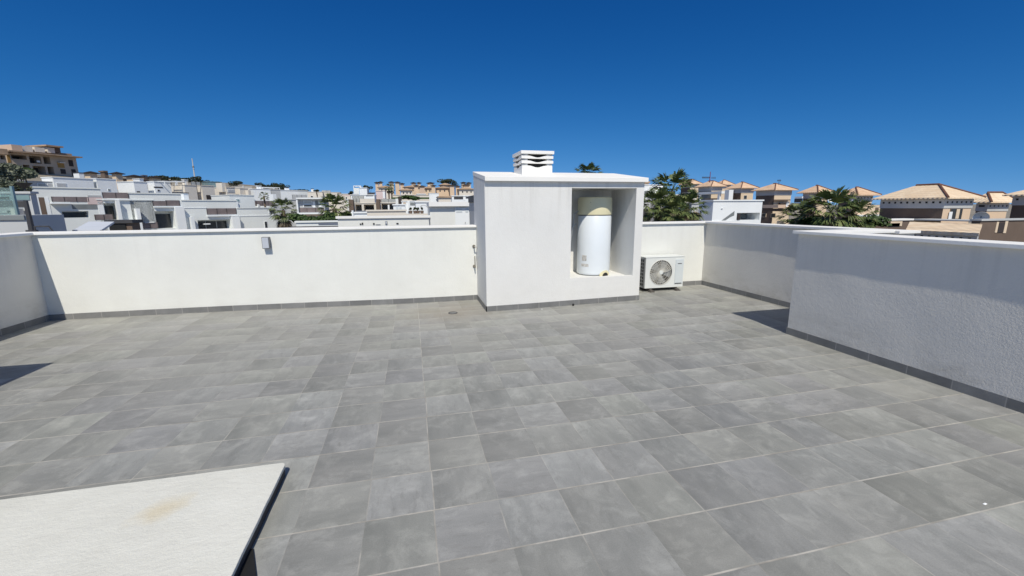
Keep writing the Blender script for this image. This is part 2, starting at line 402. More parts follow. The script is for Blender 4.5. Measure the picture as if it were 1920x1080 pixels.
wall("large rough stucco enclosure wall in the right foreground, half in shadow",
  [(XN,XN+.2,-3,YN,-.1,HN-CT),(XN+.2,XR-.01,YN-.2,YN,-.1,HN-CT)],
  [(XN-.06,XN+.242,-3,YN+.042,HN-CT,HN),(XN+.242,XR-.05,YN-.242,YN+.042,HN-CT,HN)],[('x',XN,-3,YN,-1),('y',YN,XN-.012,XR,1)],m_rough,
  [('x',XN,-3,YN,-.05,HN-CT,.010,1.3,-1)])
wall("enclosure wall beyond the left edge that casts a dark shadow on the tiles",
  [(-4.15,-3.965,-3,4.18,-.1,HN-CT),(XL+.01,-4.15,3.98,4.18,-.1,HN-CT)],
  [(-4.19,-3.923,-3,4.222,HN-CT,HN),(XL+.05,-4.19,3.94,4.222,HN-CT,HN)],[('x',-3.965,-3,4.18,1)],m_wall)

# foreground slab
t=thing("stone_slab","low white stone slab with a yellowish stain lying at the lower left of the terrace","slab",(-.82,2.6,0))
L=Matrix.Translation((.82,-2.6,0))
mb=MB(); x0,x1,y0,y1=-3.2,-.818,.3,2.60
# slab with an uneven arris
edge=[(x1,y0)]
n=46
for i in range(n+1):
    y=y0+(y1-.03-y0)*i/n; edge.append((x1+.004*noise.noise(Vector((y*7,1,0))),y))
edge+=[(x1-.006,y1-.012),(x1-.02,y1)]
n=60
for i in range(1,n+1): x=x1-.03+(x0-x1+.03)*i/n; edge.append((x,y1+.0025*noise.noise(Vector((x*8,5,0)))))
edge.append((x0,y0)); edge=edge[1:]
mb.prism([(a+.82,b-2.6) for a,b in edge],.046,.068)
mb.build("slab_top",m_slab,t,bevel=.003)
MB().prism([(a+.82+(-.003 if a>-3 else 0),b-2.6-.003) for a,b in edge],-.01,.0455).build("shaded_edge",m_edgeshade,t)  # dark block carries the shade of the slab's side as colour
MB().prism([(a+.82,b-2.6) for a,b in [(-.83,.5),(-.70,.5),(-.70,1.70),(-.744,1.814),(-.808,1.976),(-.83,1.976)]],-.01,.010).build("shade_wedge",m_black,t)  # near-black sheet stands in for the shadow wedge beside the slab

# ------------------------------------------------------------------ water heater housing
NX0,NX1,NZ0,NZ1,NYB=2.515,3.65,.425,1.885,7.38
t=thing("heater_housing","white masonry housing with a sloping roof, an open niche and a chimney","housing",(BX0,BY0,0))
ox,oy=BX0,BY0
def lb(mb,x0,x1,y0,y1,z0,z1): mb.box(x0-ox,x1-ox,y0-oy,y1-oy,z0,z1)
mb=MB()
ZT0,ZT1=1.985,2.135
def zt(y): return ZT0+(ZT1-ZT0)*(y-BY0)/(BY1-BY0)
# front wall with the niche opening, built as cells
lb(mb,BX0,NX0,BY0,NYB,-.1,NZ1); lb(mb,NX1,BX1,BY0,NYB,-.1,NZ1); lb(mb,NX0,NX1,BY0,NYB,-.1,NZ0-.03)
lb(mb,NX0,NX1,BY0,BY0+.07,NZ0-.03,NZ0)
lb(mb,BX0,BX1,NYB,BY1,-.1,NZ1)
a,b_=BX0-ox,BX1-ox
mb.add([(a,0,NZ1),(b_,0,NZ1),(b_,BY1-oy,NZ1),(a,BY1-oy,NZ1),(a,0,ZT0),(b_,0,ZT0),(b_,BY1-oy,ZT1),(a,BY1-oy,ZT1)],
  [(3,2,1,0),(4,5,6,7),(0,1,5,4),(1,2,6,5),(2,3,7,6),(3,0,4,7)])
mb.build("walls",m_box,t)
mb=MB(); th=.068; f=.07; s_=.03
ys=(BY0-f-oy,BY1+.03-oy); xs=(BX0-ox-.004,BX1-ox+s_)
sl_=(ZT1-ZT0)/(BY1-BY0)
def zr(y): return ZT0+.003+sl_*y
mb.add([(xs[0],ys[0],zr(ys[0])),(xs[1],ys[0],zr(ys[0])),(xs[1],ys[1],zr(ys[1])),(xs[0],ys[1],zr(ys[1])),
        (xs[0],ys[0],zr(ys[0])+th),(xs[1],ys[0],zr(ys[0])+th),(xs[1],ys[1],zr(ys[1])+th),(xs[0],ys[1],zr(ys[1])+th)],
  [(3,2,1,0),(4,5,6,7),(0,1,5,4),(1,2,6,5),(2,3,7,6),(3,0,4,7)])
roof=mb.build("roof_slab",m_cop,t,bevel=.004)
mb=MB()
for (ax,val,a0,a1,sg) in (('y',BY0,BX0-.012,BX1,-1),('x',BX0,BY0-.012,YF,-1),('x',BX1,BY0,YF,1)):
    n=max(1,int(abs(a1-a0)/.3)); thk=.012
    for i in range(n):
        u0=a0+(a1-a0)*i/n; u1=a0+(a1-a0)*(i+1)/n; P=[]
        for u in (u0,u1):
            for off in (0,thk):
                x,y=(val+sg*off,u) if ax=='x' else (u,val+sg*off)
                z=fz(x,y); P+=[(x-ox,y-oy,z-.02),(x-ox,y-oy,z+.086)]
        mb.add(P,[(2,6,7,3),(1,3,7,5),(0,4,6,2)]+([(0,2,3,1)] if i==0 else [])+([(4,5,7,6)] if i==n-1 else []))
mb.build("skirting",m_skirt,t)
# chimney with concave louvre rings
CX0,CX1,CY0,CY1=1.80,2.315,6.86,7.42
ch=MB(); lb(ch,CX0+.02,CX1-.02,CY0+.02,CY1-.02,2.0,2.22)
chim=ch.build("chimney",m_cop,t)
mb=MB(); lb(mb,CX0+.09,CX1-.09,CY0+.09,CY1-.09,2.2,2.47); mb.build("flue",m_black,chim)
def ring(mb,z0,z1,g,dip,out=0):
    # four sides, each a board whose upper edge dips in the middle
    n=14
    def ztop(u):
        k=(u-.22)/.56
        return z1-(dip*math.sin(math.pi*k)**2 if 0<k<1 else 0)
    for side in range(4):
        A={0:((CX0-g,CY0-g),(CX1+g,CY0-g),(0,1)),1:((CX1+g,CY0-g),(CX1+g,CY1+g),(-1,0)),2:((CX1+g,CY1+g),(CX0-g,CY1+g),(0,-1)),3:((CX0-g,CY1+g),(CX0-g,CY0-g),(1,0))}[side]
        (ax,ay),(bx,by),(ix,iy)=A; k=len(mb.v); T=.06; vs=[];fs=[]
        for i in range(n+1):
            u=i/n; x=ax+(bx-ax)*u-ox; y=ay+(by-ay)*u-oy; zt_=ztop(u)
            vs+=[(x,y,z0),(x,y,zt_),(x+ix*T,y+iy*T,zt_),(x+ix*T,y+iy*T,z0)]
        for i in range(n):
            a=i*4; b=a+4
            fs+=[(a,b,b+1,a+1),(a+1,b+1,b+2,a+2),(a+2,b+2,b+3,a+3),(a+3,b+3,b,a)]
        mb.add(vs,fs)
mb=MB(); ring(mb,2.0,2.255,.0,.030); mb.build("chimney_base",m_cop,chim)
for z in (2.287,2.363):
    mb=MB(); ring(mb,z,z+.045,.012,.028); mb.build("louvre_ring",m_cop,chim)
    mb=MB()
for (z0,z1) in ((2.255,2.287),(2.332,2.363),(2.408,2.437)):
    for (cx,cy) in ((CX0+.05,CY0+.05),(CX1-.05,CY0+.05),(CX0+.05,CY1-.05),(CX1-.05,CY1-.05)):
        mb=MB(); lb(mb,cx-.045,cx+.045,cy-.045,cy+.045,z0-.01,z1+.002); mb.build("spacer_block",m_gr,chim)
mb=MB(); lb(mb,CX0-.02,CX1+.025,CY0-.02,CY1+.03,2.437,2.487); mb.build("cap_slab",m_cop,chim,bevel=.004)

# ------------------------------------------------------------------ water heater
hx,hy,hr,hz=3.165,7.02,.292,.396
t=thing("water_heater","tall white cylindrical water heater with a cream top standing in the wall niche","water heater",(hx,hy,hz))
MB().lathe((0,0,0),[(0,.012),(hr-.02,.012),(hr-.004,.03),(hr,.05),(hr,1.035),(hr-.004,1.04),(0,1.04)],64).build("tank",m_enamel,t,smooth=True)
MB().lathe((0,0,0),[(0,1.04),(hr-.006,1.04),(hr-.006,1.056),(0,1.056)],64).build("seam_band",m_black,t,smooth=True)
MB().lathe((0,0,0),[(0,1.056),(hr+.004,1.056),(hr+.006,1.075),(hr+.002,1.32),(hr-.012,1.348),(hr-.05,1.356),(0,1.356)],64).build("top_cover",m_cream,t,smooth=True)
for k in range(2): MB().box(-.185,-.14,-.235,-.20,1.14+k*.12,1.15+k*.12).build("vent_slot",m_darkg,t)
# base cover: cream arch with a dark hole, hugging the tank front
def hug(mb,a0,a1,z0f,z1f,r0,r1,n=20):
    vs=[]
    for i in range(n+1):
        u=i/n; a=a0+(a1-a0)*u
        for r in (r0,r1):
            vs+=[(r*math.sin(a),-r*math.cos(a),z0f(u)),(r*math.sin(a),-r*math.cos(a),z1f(u))]
    fs=[]
    for i in range(n):
        a=i*4; b=a+4; fs+=[(a+2,b+2,b+3,a+3),(a+1,a+3,b+3,b+1),(a,b,b+2,a+2),(a,a+1,b+1,b)]
    mb.add(vs,fs)
mb=MB(); hug(mb,R(-2),R(44),lambda u:.0,lambda u:.02+.075*math.sin(math.pi*u)**.6 if 0<u<1 else .02,hr-.002,hr+.012); mb.build("base_cover",m_cream,t)
mb=MB(); hug(mb,R(9),R(33),lambda u:.0,lambda u:.012+.045*math.sin(math.pi*u)**.6 if 0<u<1 else .012,hr+.012,hr+.018); mb.build("cable_opening",m_black,t)
for (a0,a1,z0,z1) in ((-66,-48,.26,.36),(-68,-40,.16,.21)):
    mb=MB(); hug(mb,R(a0),R(a1),lambda u,z=z0:z,lambda u,z=z1:z,hr,hr+.0025,8); mb.build("sticker",m_paper,t)
mb=MB()
for q,(x,z0) in enumerate(((-.30,1.12),(-.33,.9))):
    mb.tube((x,.02,z0),(x-.07,.03,z0-.05),.012); mb.tube((x-.07,.03,z0-.05),(x-.09,.05,z0-.32),.012)
mb.build("pipe",m_met,t)

# ------------------------------------------------------------------ air conditioner
ax0,ax1,ay0,ay1,az0,az1=4.235,5.045,7.035,7.34,.062,.642
t=thing("air_conditioner","white outdoor air conditioner unit with a round fan, on rubber feet by the parapet","air conditioner",(ax0,ay0,0))
W,D,Z0,Z1=ax1-ax0,ay1-ay0,az0,az1
# front plate with the round opening: fan of quads between circle and rectangle
cx,cz,fr=.325,(Z0+Z1)/2+.005,.238
mb=MB(); mb.box(0,W,.03,D,Z0,Z1)
n=64; vs=[];fs=[]
def rect_pt(a):
    c,s=math.cos(a),math.sin(a); tt=1e9
    for lim,comp in ((W-cx,c),(-cx,c)):
        if abs(comp)>1e-9 and lim/comp>0: tt=min(tt,lim/comp)
    for lim,comp in ((Z1-cz,s),(Z0-cz,s)):
        if abs(comp)>1e-9 and lim/comp>0: tt=min(tt,lim/comp)
    return cx+c*tt,cz+s*tt
angs=sorted([2*math.pi*i/n for i in range(n)]+[math.atan2(z-cz,x-cx)%(2*math.pi) for x in (0,W) for z in (Z0,Z1)])
for a in angs:
    x,z=rect_pt(a); vs+=[(x,0,z),(cx+fr*math.cos(a),0,cz+fr*math.sin(a)),(x,.03,z),(cx+fr*math.cos(a),.028,cz+fr*math.sin(a))]
k=len(angs)
for i in range(k):
    a=i*4;b=((i+1)%k)*4; fs+=[(a,b,b+1,a+1),(a+1,b+1,b+3,a+3),(a,a+2,b+2,b)]
mb.add(vs,fs); mb.build("casing",m_acw,t)
mb=MB().lathe((cx,.024,cz),[(0,0),(fr-.003,0)],48,'y'); mb.build("fan_recess",m_fan,t)
mb=MB()
for k in range(5):
    a0=2*math.pi*k/5+.5; vs=[]
    for j in range(9):
        a=a0+.8*j/8
        vs+=[(cx+.04*math.cos(a),.020-.002*j/8,cz+.04*math.sin(a)),(cx+(fr-.02)*math.cos(a+.25),.020-.004*j/8,cz+(fr-.02)*math.sin(a+.25))]
    mb.add(vs,[(2*j,2*j+2,2*j+3,2*j+1) for j in range(8)])
mb.build("fan_blades",m_acs,t)
mb=MB()
for k in range(30):      # slightly swept radial wires
    a=2*math.pi*k/38; pts=[]
    for j in range(4):
        r=.04+(fr-.04)*j/3; aa=a+.30*(j/3)
        pts.append((cx+r*math.cos(aa),-.004-.006*math.sin(math.pi*j/3),cz+r*math.sin(aa)))
    for p,q in zip(pts,pts[1:]): mb.tube(p,q,.0042,n=4,caps=False)
for r in (.09,.15,.2,fr-.002):
    P=[(cx+r*math.cos(2*math.pi*i/36),-.004,cz+r*math.sin(2*math.pi*i/36)) for i in range(36)]
    for i in range(36): mb.tube(P[i],P[(i+1)%36],.0022 if r<.23 else .006,n=4,caps=False)
gr=mb.build("fan_grille",m_wire,t)
MB().lathe((cx,-.016,cz),[(0,0),(.038,0),(.04,.012),(0,.012)],24,'y').build("hub_badge",m_acw,t)
mb=MB().box(.625,.795,-.010,.002,Z0+.06,Z1-.045); sp_=mb.build("service_panel",m_acp,t,bevel=.004)
mb=MB()
for k in range(7): mb.box(.645+k*.021,.648+k*.021,-.0125,-.0095,Z0+.11,Z1-.17)
mb.build("panel_rib",m_acw,sp_)
mb=MB().box(.668,.752,-.0125,-.0095,Z1-.135,Z1-.122); mb.build("badge_mark",m_darkg,sp_)
MB().box(.628,.77,-.0125,-.0095,Z0+.066,Z0+.078).build("panel_slot",m_darkg,sp_)
# side coil grille on the left end
mb=MB().box(-.004,.002,.06,D-.02,Z0+.03,Z1-.03); sg=mb.build("side_coil",m_black,t)
mb=MB()
for j in range(9): z=Z0+.03+(Z1-Z0-.06)*j/8; mb.box(-.014,-.003,.055,D-.015,z-.008,z+.008)
for j in range(5): y=.055+(D-.07)*j/4; mb.box(-.012,-.002,y-.006,y+.006,Z0+.02,Z1-.02)
mb.box(-.012,.0,0.0,.06,Z0+.003,Z1-.003)
mb.build("side_grille",m_acs,t)
mb=MB().box(-.012,W+.008,-.008,D+.008,Z1,Z1+.014); mb.build("top_cover",m_acw,t,bevel=.005)
for x in (.13,W-.13):
    f=MB().box(x-.03,x+.03,-.05,D+.03,.012,.03).box(x-.018,x+.018,.01,.05,.03,Z0).box(x-.018,x+.018,D-.05,D-.01,.03,Z0).build("mounting_foot",m_feet,t)
    f2=MB().box(x-.045,x+.045,-.07,.02,-.03,.012).build("rubber_pad",m_feet,f); MB().box(x-.045,x+.045,D-.03,D+.04,-.03,.012).build("rubber_pad",m_feet,f)

# ------------------------------------------------------------------ small terrace things
t=thing("wall_lamp","small square grey wall lamp with a frosted face on the long parapet","lamp",(-2.232,YF,0))
mb=MB().box(-.052,.052,-.085,0,.975,1.155); mb.build("lamp_body",m_lampf,t,bevel=.004)
MB().box(-.044,.044,-.089,-.083,.985,1.147).build("lamp_face",m_lampg,t)
for z,long_,lab in ((.915,1,"upper thin metal pipe stub with a wire, on the wall beside the housing"),(.56,0,"lower thin metal pipe stub with an upright handle, beside the housing")):
    t=thing("water_tap",lab,"pipe stub",(1.06,YF,z))
    MB().tube((0,0,0),(0,-.10,0),.011).tube((0,-.015,0),(0,-.002,0),.028,n=12).build("spout",m_brass,t)
    if long_: MB().tube((0,-.10,0),(.04,-.10,.0),.008).tube((.035,-.1,0),(.03,-.06,-.26),.003,n=5).build("wire",m_met,t)
    else: MB().tube((0,-.10,-.01),(0,-.10,.19),.009).build("handle",m_brass,t)
dx,dy=.575,6.52
mb=MB(); z=fz(dx,dy)
t=thing("floor_drain","small round floor drain ring in the stained tiles near the housing","drain",(dx,dy,z))
MB().lathe((0,0,0),[(.062,.001),(.062,.007),(.072,.007),(.072,.001)],28).build("drain_ring",m_darkg,t)
MB().lathe((0,0,0),[(0,.003),(.0615,.003)],28).build("drain_plate",m_skirt,t)
z=fz(2.58,6.44)
o=MB().lathe((0,0,0),[(0,0),(.017,0),(.017,.028),(.012,.034),(0,.034)],14).build("drain_plug",m_black,None,(2.56,6.42,z)); tag(o,"tiny black plug at the foot of the housing front","plug")
for (x,y,r,lab) in ((2.937,1.37,.013,"white paint crumb on the tiles at the lower right"),(1.98,6.33,.014,"white crumb on the tiles just before the housing")):
    mb=MB(); mb.add([(0,0,.002),(r*1.8,.2*r,.002),(r*1.2,r,.002),(-.3*r,.8*r,.002),(r*.6,r*.5,.010)],[(0,1,4),(1,2,4),(2,3,4),(3,0,4)])
    o=mb.build("paint_crumb",m_wh,None,(x,y,fz(x,y)+.001)); tag(o,lab,"crumb")

# house volume below the terrace
mb=MB().box(XL-.2,XR+.2,-9,YF+.2,-8,-.12); o=mb.build("terrace_block",m_wall); tag(o,"white house block that carries the roof terrace","building")
# ================= BACKGROUND
def gz(x,y):
    base=-6.5; u=max(0,-.9*x+.3*y-30)*.1875
    cap=6.5+13*sm((-x-15)/60)
    r=math.hypot(x,y)
    return base+min(u,cap)*(1-.8*sm((r-330)/400))
mb=MB(); rs=[3,8,14,20,28,38,50,65,80,100,120,145,170,200,235,270,320,380,450,600,900,1500,3000,7000]; na=72
vs=[(0,0,-6.5)]
for r in rs:
    for i in range(na):
        a=2*math.pi*i/na; x,y=r*math.sin(a),r*math.cos(a); vs.append((x,y,gz(x,y)))
fs=[(0,1+i,1+(i+1)%na) for i in range(na)]
for k in range(len(rs)-1):
    for i in range(na):
        a=1+k*na+i; b=1+k*na+(i+1)%na; fs.append((a,b,b+na,a+na))
m_ground=M("dry_ground",(.26,.235,.19),.95,.25,.08)
o=mb.add(vs,fs).build("ground",m_ground); tag(o,"sloping dry ground under the housing estate",None,kind="structure")

class Plane:
    def __init__(s,px,Y,phi,py=395):
        s.ax,s.ay=at(px,Y,py); s.phi=R(phi); s.d=(math.cos(s.phi),math.sin(s.phi)); s.n=(-s.d[1],s.d[0])
    def s_(s,px,py=398):
        D=ray(px,py); den=D.x*s.n[0]+D.y*s.n[1]; t=(s.ax*s.n[0]+s.ay*s.n[1])/den
        return (D.x*t-s.ax)*s.d[0]+(D.y*t-s.ay)*s.d[1]
    def pt(s,u): return s.ax+s.d[0]*u, s.ay+s.d[1]*u
    def z(s,px,py): x,y=s.pt(s.s_(px)); return pxz(x,y,py)
def depth_to(pl,px0,pxl):
    """depth of the end wall so that its far edge shows at column pxl"""
    x,y=pl.pt(pl.s_(px0)); D=ray(pxl,398); n=pl.n
    det=n[0]*(-D.y)+D.x*n[1]
    return abs((-x*(-D.y)+(-y)*D.x)/det) if abs(det)>1e-6 else 8
def bld(name,label,pl,px0,px1,ytop,mat,feats=(),pxl=None,D=8.0,open_d=1.3,cat="villa",group=None,wname="walls",cop=True,zb=None):
    s0,s1=pl.s_(px0),pl.s_(px1); bx,by=pl.pt(s0)
    zt=pl.z((px0+px1)/2,ytop)
    if pxl is not None: D=max(2.0,min(40,depth_to(pl,px0,pxl)))
    cx,cy=pl.pt((s0+s1)/2); g=gz(cx,cy) if zb is None else zb; z0=min(g,gz(bx,by))-1.5
    t=thing(name,label,cat,(bx,by,g),pl.phi,group)
    def X(px): return pl.s_(px)-s0
    def Z(px,py): return pl.z(px,py)-g
    W=s1-s0; z0-=g; zt-=g
    ops=[]
    for f in feats:
        if f[0]=='open': ops.append((X(f[1]),X(f[2]),Z((f[1]+f[2])/2,f[4]),Z((f[1]+f[2])/2,f[3])))
    mb=MB(); d=open_d if ops else 0
    mb.box(0,W,d,D,z0,zt)
    if ops:
        xs=sorted({0,W}|{min(W,max(0,v)) for o in ops for v in o[:2]})
        for a,b in zip(xs,xs[1:]):
            if b-a<1e-4: continue
            m=(a+b)/2; cuts=sorted([(o[2],o[3]) for o in ops if o[0]<m<o[1]]); z=z0
            for c0,c1 in cuts:
                if c0>z: mb.box(a,b,0,d,z,c0)
                z=max(z,c1)
            if zt>z: mb.box(a,b,0,d,z,zt)
    mb.build(wname,mat,t)
    if cop: MB().box(-.08,W+.08,-.09,D+.08,zt,zt+.12).build("coping",cop if not isinstance(cop,bool) else mat,t)
    for f in feats:
        k=f[0]; a,b=X(f[1]),X(f[2]); pm=(f[1]+f[2])/2
        if k in('open','win','rail','panel'): z1_,z0_=Z(pm,f[3]),Z(pm,f[4])
        if k=='open':
            gm=f[5] if len(f)>5 else m_glass
            fr=MB().box(a+.06,b-.06,d-.07,d-.01,z0_+.02,z1_-(z1_-z0_)*.16).build("glass_door",gm,t)
            nb=max(1,int((b-a)/1.3)); m2=MB()
            for i in range(1,nb): x=a+(b-a)*i/nb; MB().box(x-.03,x+.03,d-.1,d-.071,z0_+.03,z1_-(z1_-z0_)*.17).build("mullion",m_gr,fr)
        elif k=='win':
            gm=f[5] if len(f)>5 else m_glass
            w=MB().box(a,b,-.06,-.002,z0_,z1_).build("window",m_wh if len(f)<7 else f[6],t)
            e=min(.07,(b-a)*.12); MB().box(a+e,b-e,-.075,-.061,z0_+e,z1_-e).build("pane",gm,w)
        elif k=='rail':
            gm=f[5] if len(f)>5 else m_rail
            r=MB().box(a,b,-.03,-.005,z0_,z1_).build("railing",gm,t)
            n=max(2,int(round(abs(b-a)/1.15)))
            for i in range(n+1): x=a+(b-a)*i/n; MB().box(x-.025,x+.025,-.06,-.031,z0_,z1_).build("post",m_post,r)
        elif k=='panel':
            MB().box(a,b,-.04,-.003,z0_,z1_).build(f[6] if len(f)>6 else "wall_panel",f[5],t)
        elif k=='blk':   # kind, px0, px1, ytop, ybot, y0, y1, mat, name
            z1_,z0_=Z(pm,f[3]),Z(pm,f[4]); MB().box(a,b,f[5],f[6],z0_,z1_).build(f[8],f[7],t)
        elif k=='perg':  # white or dark frame: posts and top bars
            z1_,z0_=Z(pm,f[3]),Z(pm,f[4]); mt=f[5]; th=max(.12,(z1_-z0_)*.12); mb=MB()
            dd=f[6] if len(f)>6 else 2.6
            for y in (.1,dd): mb.box(a,b,y,y+th,z1_-th,z1_)
            for x in (a,(a+b)/2,b-th): mb.box(x,x+th,.1+th,dd,z1_-th+.004,z1_-.004)
            p=mb.build("pergola",mt,t)
            for y in (.1,dd):
                for x in (a,b-th): MB().box(x,x+th,y,y+th,z0_,z1_-th).build("pergola_post",mt,p)
        elif k=='chim':
            z1_,z0_=Z(pm,f[3]),Z(pm,f[4]); w_=b-a; c=MB().box(a,b,.6,.6+w_,z0_-.3,z1_-w_*.35).build("chimney",f[5],t)
            MB().box(a-w_*.12,b+w_*.12,.6-w_*.12,.6+w_*1.12,z1_-w_*.25,z1_-w_*.08).build("chimney_cap",f[6] if len(f)>6 else f[5],c)
        elif k=='shade': # sloped fabric or solar sheet: px0,px1,ytop,ybot,mat,name
            z1_,z0_=Z(pm,f[3]),Z(pm,f[4]); MB().add([(a,-.1,z0_),(b-(b-a)*.25,-.1,z0_),(b,1.4,z1_),(a+(b-a)*.3,1.4,z1_),(a,-.1,z0_+.06),(b-(b-a)*.25,-.1,z0_+.06),(b,1.4,z1_+.06),(a+(b-a)*.3,1.4,z1_+.06)],
              [(3,2,1,0),(4,5,6,7),(0,1,5,4),(1,2,6,5),(2,3,7,6),(3,0,4,7)]).build(f[6],f[5],t)
    return t
# ---- terraced villas climbing away on the left, all on one turned street line
P1=Plane(222,61.7,43); G1="pale terraced villas along the left street"
P0=Plane(60,52,57)
bld("villa","pale villa at far left with two upright brown slots between white fins",P1,62,196,353,m_pw,[
 ('panel',78,88,370,409,m_brn,"slot_panel"),('panel',68,77.5,369,410,m_wh,"fin"),('panel',88.5,96,370,409,m_wh,"fin"),
 ('rail',102,170,369,378.5),('blk',97,135,380,382.5,-.7,0,m_wh,"ledge"),('panel',137,184,383,392,m_shade,"awning"),
 ('open',116,166,396,408),('blk',170,196,366,369,-.06,0,m_gr,"ledge"),('panel',168,196,370,384,m_pink,"wall_panel"),
 ('blk',118,150,362,366,1,3,m_darkg,"roof_furniture")],pxl=57,open_d=.8,group=G1)
bld("villa","pale villa with brown railing balcony, dark recess and a broad bare wall",P1,186,290,375.5,m_pw,[
 ('open',197,221,381,412),('rail',176,210,402,412),('panel',186,196,378,402,m_wh,"fin"),('blk',218,225,376,419,-.55,0,m_wh,"fin"),
 ('blk',252,259,391,431,-.8,0,m_wh,"fin"),('rail',198,246,361,372),('blk',197,248,372.5,375.5,-.25,.1,m_wh,"ledge"),
 ('blk',241,259,412.5,431,-.79,-.01,m_pw,"low_wall")],D=9,group=G1)
bld("villa","pale villa with a deep shaded terrace under a railing balcony, left of the arched stair",P1,247,344,363.5,m_pw,[
 ('open',290,326,396,428),('rail',289,339,375.5,386),('blk',289,340,387,389,-.25,.1,m_wh,"ledge"),('blk',247,313,375.5,376.6,-.05,0,m_wh,"ledge"),
 ('blk',326.5,343,388,431,-.6,0,m_wh,"fin"),('shade',268,292,396,418,m_gr,"shadow_slope"),('rail',263,292,417,428)],D=9,group=G1)  # sloped grey sheet stands in for the diagonal shadow at the terrace
bld("villa","pale villa with a long white-banded parapet and an arched stair in its terrace",P1,344,446,376.5,m_pw,[
 ('open',368,430,412,429.5),('rail',388,443,390.5,402),('blk',387,445,402.5,405.5,-.25,.1,m_wh,"ledge"),('blk',341,388,389,390.3,-.05,0,m_wh,"ledge"),
 ('blk',430.5,444.5,405.8,431,-.6,0,m_wh,"fin"),('blk',352,358,407,431,-.8,0,m_wh,"fin"),('blk',380,391,419,421,-.1,.6,m_wh,"stair_arch")],D=9,group=G1)
bld("villa","pale villa behind the slim palm, with a plain wall and one small dark upright window",P1,446,528,390.5,m_pw,[
 ('win',493,498.5,415,428),('win',504,517,392,399.5),('blk',446,514,403.5,405.2,-.05,0,m_wh,"ledge"),('rail',519,527,400,428,m_gr)],D=9,group=G1)
bld("villa","small pale upper storey with one little window, between two railing terraces",Plane(456,84,43),434,480,366.5,m_pw,[
 ('win',444,452,373,378.5,m_teal),('blk',444,447,378,390,-.3,0,m_wh,"fin")],D=7)
bld("villa","pale villa roof terrace with a reddish railing just left of the slim palm",Plane(490,90,43),470,520,387.5,m_pw,[
 ('rail',471,515,376.5,387),('blk',470,517,387.6,389.5,-.3,.1,m_wh,"ledge"),('blk',515,521,364,388,-.1,1.4,m_wh,"chimney_block"),('blk',483,486,383,388,-.4,-.1,m_wh,"planter")],D=8)
# ---- second street, whiter and higher
P2=Plane(192,88,57); G2="bright white villas of the second street"
bld("villa","white hall-like villa under the hillside apartment block with a flat white roof",P2,112,186,334.5,m_wh,[
 ('perg',136,170,342.5,353,m_dark,3),('win',116,134,343,353,m_gr)],pxl=91,group=G2)
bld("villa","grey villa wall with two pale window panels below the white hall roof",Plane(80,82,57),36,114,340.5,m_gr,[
 ('win',81,97,343.5,352.5,m_rail2),('win',99,112,343.5,352.5,m_gr),('blk',49,54,325.5,337,.5,2,m_wh,"chimney"),('blk',55,62,325.5,337,.5,2,m_gr,"chimney")],D=8)
bld("villa","white and pale grey block villa just right of the hillside apartment block",P2,192,228,336,m_wh,[('win',209.5,214,354,358,m_shade)],pxl=176,group=G2)
bld("villa","wide bright white cube villa with a dark slit at its foot",P2,260,284.5,341.5,m_wh,[('panel',263,269,358.5,361,m_dark,"vent_slit")],pxl=229,group=G2)
bld("villa","white villa with a stepped side and small dark doorway behind the grey parapet",P2,298,328,341.5,m_wh,[
 ('win',301,306,355,359,m_dark),('rail',296,312,350,352.5,m_darkg)],pxl=285,group=G2)
P3=Plane(353,98,57)
bld("villa","cream villa with two white pergolas on its roof and a square dark opening",P3,353,375,347.5,m_crm,[
 ('perg',318,339,339.5,347.5,m_wh),('perg',340,358,339.5,347.5,m_wh),('chim',358,364.5,336,347.5,m_crm,m_wh),('rail',366,383,341,347,m_rail2),('panel',333,345,365,372,m_dark,"opening")],pxl=328)
bld("villa","small white round-shouldered stair hut with a dark cap on a cream roof",Plane(348,72,57),349,358,362.5,m_wh,[],pxl=345,D=2,cat="stair hut",cop=m_darkg)
bld("villa","cream villa right of the two-pergola house, with a brown railing terrace at its foot",P3,385,408,348.5,m_crm,[('rail',391,418,366,374,m_dark)],pxl=372)
bld("villa","cream villa with a tall white chimney tower and a glass roof hut",P3,430,446,352,m_crm,[
 ('blk',424,431,343,360,.2,2,m_crm,"chimney_tower"),('win',432,444,355,360,m_gr)],pxl=408)
bld("villa","low glass roof hut on the skyline left of a cream chimney tower",Plane(405,118,40),398,423,341.5,m_teal,[('perg',398,423,341,346,m_wh)],D=4,cat="roof hut")
bld("villa","cream villa with a pair of pale cylinders of masonry on the skyline",P3,455,470,353.5,m_crm,[('blk',464,469,357,368,-1,-.1,m_crm,"stair_drum")],pxl=444)
bld("villa","thin cream roof edge with a white post on the skyline",Plane(462,128,30),447,478,350,m_crm,[('blk',461,462.2,348,356,-.2,0,m_wh,"post")],D=6)
P4=Plane(500,112,40)
bld("villa","bright white villa with a chimney block and a long open pergola under the dark pines",P4,480,512,355,m_wh,[
 ('chim',491,497.5,347.5,356,m_wh),('perg',498,530,351,356,m_wh,3)],pxl=474)
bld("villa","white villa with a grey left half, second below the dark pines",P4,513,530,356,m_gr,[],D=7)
bld("villa","plain white villa block, third below the dark pines",P4,530,545,357,m_wh,[('chim',543,549,350,358,m_wh,m_darkg)],D=6)
bld("villa","white villa with a shaded right wall under a distant blue roof",P4,545,563,357.5,m_wh,[('perg',514,543,365,371,m_dark,2)],D=6)
bld("villa","pale villa block right of the pines, cut by a thin black roof edge",P4,563,580,358,m_pw,[('rail',551,577,365,374,m_gr)],D=6)
bld("villa","cream flat villa with one round-capped chimney, on the skyline",Plane(600,135,8),578,608,360,m_crm,[('chim',587,592,353,361,m_wh,m_darkg),('win',585,590,367,371,m_darkg)],D=8)
